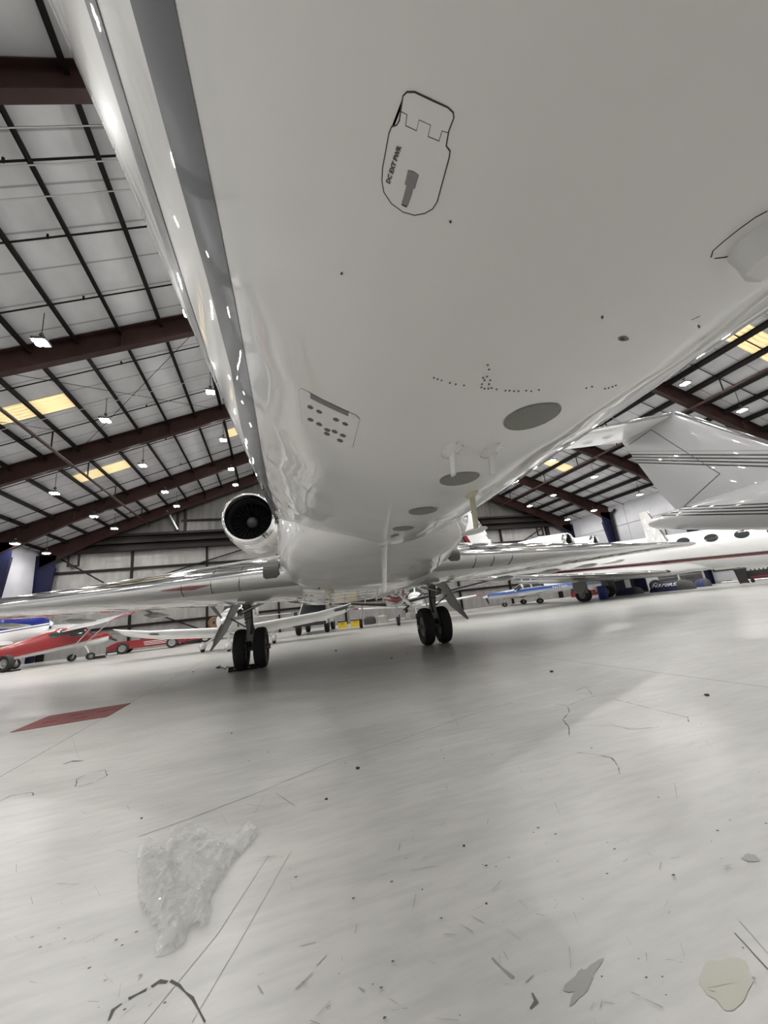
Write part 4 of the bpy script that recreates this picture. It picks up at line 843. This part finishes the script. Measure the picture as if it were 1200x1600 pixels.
q = D(941,924,25.5); o = MB().loft([[(.28*k*cos(a), .28*k*sin(a), z) for a in [2*pi*i/20 for i in range(20)]] for k, z in ((.9,0),(1,.05),(1,.8),(.95,.86),(.2,.87))]).build('blue_drum', mat('blue_drum_paint',(.015,.03,.22),.4)); o.location = (q.x,q.y,0); tag(o, 'dark blue drum between the two main wheels of the maroon-line jet', 'drum')
q = D(985,918,31); t = thing('display_panel', 'dark panel with a white stripe standing by the right wall', 'panel', (q.x,q.y,0), radians(-65)); MB().box((0,0,.55),(2.4,.1,1.1)).build('board', mat('dark_board',(.012,.012,.02),.5), t); MB().box((-.1,-.06,.55),(.4,.02,1.1)).build('white_stripe', WHITE2, t); MB().box((.75,-.06,.6),(.8,.02,.9)).build('navy_panel', NAVY, t)
t = thing('wall_board', 'dull green board in a dark frame on the right wall', 'board', (XR-.03,21.55,1.35)); MB().box((0,0,0),(.04,1.85,.86)).build('frame', BLACK, t); MB().box((-.025,-.04,.02),(.02,1.62,.74)).build('board_face', BOARD, t)
q = atz(1163,911.5,0); q = D(1163,911,24.5); t = thing('wheeled_bin', 'black wheeled trash bin standing before the right wall', 'trash bin', (q.x,q.y,0), radians(-62))
MB().loft([[(-a,-c,z),(a,-c,z),(a,c,z),(-a,c,z)] for a, c, z in ((.20,.22,.04),(.29,.31,.86),(.31,.33,.88),(.31,.33,.92))]).build('bin_body', mat('black_bin',(.012,.012,.013),.4), t, smooth=False)
MB().loft([[(-a,-c,z),(a,-c,z),(a,c,z),(-a,c,z)] for a, c, z in ((.32,.34,.92),(.31,.33,.97),(.22,.24,1.0))]).build('bin_lid', GREYP, t, smooth=False)
for x in (-.2,.2): MB().lathe([(-.03,.001),(-.03,.09),(.03,.09),(.03,.001)], (x,.24,.09), 'X', 16).build('caster', RUBBER, t)
q = D(1192,903,24.5); t = thing('ground_power_cart', 'dark wheeled machine with pale slotted cover at the right edge', 'cart', (q.x,q.y,0), radians(-65))
MB().box((0,0,.5),(1.3,.7,.5)).build('engine_housing', BLACK, t); MB().box((0,0,.82),(1.1,.66,.18)).build('slotted_cover', TARP, t, smooth=False); MB().box((0,-.36,.35),(1.0,.05,.12)).build('maroon_panel', MAROON, t)
for k in range(5): MB().box((-.4+k*.2,-.345,.80),(.06,.02,.1)).build('slot', BLACK, t)
for x in (-.5,.5):
    for y in (-.3,.3): wheel(t, x, y, .15, .1, seg=16)
t = thing('floor_duct', 'low pale pipework lying along the foot of the right wall', 'pipe', (XR-.5,19.5,0)); 
for k in range(3): MB().tube([(k*.12,-2.2+k*.4,.08+.05*k),(k*.12,2.3-k*.3,.08+.05*k)], .05, 8).build('pipe_run', [METAL,GREYP,TARP][k], t)
t = thing('wall_rack', 'dark maroon jumble rack of parts below the tail of the blue-banded airplane', 'rack', (28.0,30.6,0), radians(-60)); MB().box((0,0,.3),(2.2,.6,.5)).build('shelf', MAROON, t); MB().box((.7,0,.55),(.9,.5,.4)).build('bundle', TARP, t); MB().box((-.8,0,.6),(.5,.5,.5)).build('crate', BLACK, t)

# ------------------------------------------------------------------ things on the floor
GEARL = JL*(U0-2.185)+JA*V0
t = thing('wheel_chock', 'black rubber wheel chock with an orange stripe at the left main wheels', 'chock', tuple((atz(378,1047,0)).xy)+(0,), A61)
MB().prism([(-.28,-.09,0),(-.28,.09,0),(-.28,.04,.10),(-.28,-.04,.10)], (.62,0,0)).build('chock_block', BLACK, t, smooth=False); MB().box((.02,-.082,.05),(.36,.012,.03)).build('orange_stripe', ORANGE, t, smooth=False)
t = MB().tube([tuple(atz(x,y,0).xy)+(.012,) for x, y in [(362,1045),(355,1042),(352,1046),(346,1043),(340,1045),(344,1041),(338,1044)]], .012, 6).build('chock_rope', BLACK); tag(t, 'short black rope lying beside the orange-striped chock', 'rope')
for i, (px, py, lb) in enumerate([(157,1029,'black chock under the nearer wheel of the red and white airplane')]):
    q = atz(px,py,0); q = D(px,py-1,23.4); o = MB().prism([(-.4,-.12,0),(.4,-.12,0),(.3,-.12,.16),(-.3,-.12,.16)], (0,.24,0)).build('wheel_chock', BLACK, smooth=False); o.location = (q.x,q.y-.35,0); tag(o, lb, 'chock')
t = thing('aircraft_tire', 'large black tyre on a small base at the left picture edge', 'tyre', tuple(D(6,1056,19.5).xy)+(0,), radians(65)); wheel(t, 0, 0, .42, .3); MB().box((.1,-.45,.04),(.4,.3,.08)).build('tyre_base', BLACK, t)
PL = [atz(*p, 0) for p in ((211,1097),(163,1121),(15,1145),(78,1120))]
x0, x1, y0, y1 = -3.2, -2.15, 6.49, 7.40
t = thing('floor_plate', 'dark red painted steel plate with slots set in the concrete floor', 'floor plate', (-2.68,6.95,0))
PM = noisy('worn_red_plate', (.13,.03,.032), (.19,.05,.05), 6, .5, bump=.2)
pm = MB().box((0,0,.003), (1.05,.92,.006)).build('plate', PM, t, smooth=False)
for x, y in ((-.25,-.15),(.12,-.2),(.3,.05),(-.05,.12)): MB().box((x,y,.0065), (.16,.022,.002)).build('slot', BLACK, t, smooth=False)
# crumpled clear plastic sheet
PLM = mat('clear_plastic_film', (.66,.66,.65), .24, alpha=.30, coat=.3)
out = [gp(*p) for p in [(212,1340),(222,1325),(238,1318),(255,1332),(262,1318),(280,1303),(325,1301),(340,1312),(362,1316),(385,1296),(402,1294),(405,1302),(392,1322),(365,1350),(347,1378),(333,1402),(332,1440),(318,1455),(296,1452),(290,1478),(268,1493),(243,1497),(238,1490),(250,1462),(240,1455),(226,1432),(214,1412)]]
def inside(x, y):
    c = False; j = len(out)-1
    for i in range(len(out)):
        xi, yi = out[i]; xj, yj = out[j]
        if (yi > y) != (yj > y) and x < (xj-xi)*(y-yi)/(yj-yi)+xi: c = not c
        j = i
    return c
def edged(x, y):
    m_ = 9
    for (ax, ay), (bx, by) in zip(out, out[1:]+out[:1]):
        dx, dy = bx-ax, by-ay; t_ = max(0, min(1, ((x-ax)*dx+(y-ay)*dy)/(dx*dx+dy*dy))); m_ = min(m_, math.hypot(x-ax-dx*t_, y-ay-dy*t_))
    return m_
from mathutils import noise as NZ
def sheet(seed, amp, base, name_):
    st = .011; xs0, xs1 = min(p[0] for p in out), max(p[0] for p in out); ys0, ys1 = min(p[1] for p in out), max(p[1] for p in out)
    idx = {}; vs = []; fs = []; nx, ny = int((xs1-xs0)/st)+2, int((ys1-ys0)/st)+2
    for i in range(nx):
        for j in range(ny):
            x, y = xs0+i*st+random.uniform(-.4,.4)*st, ys0+j*st+random.uniform(-.4,.4)*st
            if inside(x, y):
                e = min(1, edged(x,y)/.035); v1 = NZ.noise(Vector((x*9+y*7+seed, y*5-x*3, seed))); v2 = NZ.noise(Vector((x*26+seed, y*18+x*9, seed+3))); v3 = NZ.noise(Vector((x*60, y*45+seed, 1)))
                z = base+ e**.6*amp*(.35+ (1-abs(v1)*2.4)*.55+(1-abs(v2)*2.5)*.35+abs(v3)*.22)+random.uniform(0,.004)*e; idx[(i,j)] = len(vs); vs.append((x, y, max(base,z)))
    for (i, j), a in idx.items():
        if (i+1,j) in idx and (i,j+1) in idx and (i+1,j+1) in idx: fs.append((a, idx[(i+1,j)], idx[(i+1,j+1)], idx[(i,j+1)]))
    return vs, fs
mb = MB(); v_, f_ = sheet(2.3, .055, .003, 'a'); mb.add(v_, f_); v_, f_ = sheet(8.1, .03, .002, 'b'); mb.add(v_, f_)
tag(mb.build('plastic_sheet', PLM, smooth=False), 'crumpled clear plastic sheet lying on the concrete in the foreground', 'plastic sheet')
# small debris
DM = mat('debris_dark', (.03,.028,.026), .7); DR = mat('debris_red', (.12,.03,.03), .7)
for i, (px, py, r, m_, lb) in enumerate([(862,1050,.035,DM,'dark pebble-like clod on the floor right of the right main wheels'),(612,1029,.03,DM,'dark clod on the floor between the two main gears'),(636,1021,.02,DR,'reddish fleck on the floor just left of the right main wheels'),(559,1201,.022,DM,'dark flat fragment beside the long floor joint'),(1004,1088,.0,DM,''),(510,1249,.014,DM,'small dark crumb below the long floor joint'),(221,1279,.010,DM,'small dark crumb above the plastic sheet'),(725,1322,.009,DM,'tiny black twig-like scrap in the middle foreground'),(362,1146,.012,DM,'small dark speck left of centre below the left gear'),(660,1390,.004,DM,'tiny dark chip in the foreground centre'),(760,1412,.006,DM,'thin dark chip right of the foreground centre'),(525,1017,.05,DM,'pair of dark scraps on the floor between the gears'),(302,1050,.03,DM,'small dark scrap left of the wheel chock'),(1105,1087,.03,DM,'flat dark scrap on the floor at the right')]):
    if not lb: continue
    q = atz(px,py,0); bm = bmesh.new(); r *= .6; bmesh.ops.create_icosphere(bm, subdivisions=2, radius=r)
    for v in bm.verts: v.co *= 1+.35*NZ.noise(v.co*60/max(r*20,.1)+Vector((i,0,0))); v.co.z = max(-.3*r, v.co.z*.6)
    me = bpy.data.meshes.new('pebble'); bm.to_mesh(me); bm.free(); me.materials.append(m_); o = bpy.data.objects.new('pebble', me); COL.objects.link(o); o.location = (q.x,q.y,r*.3); tag(o, lb, 'debris', 'scraps on the floor')
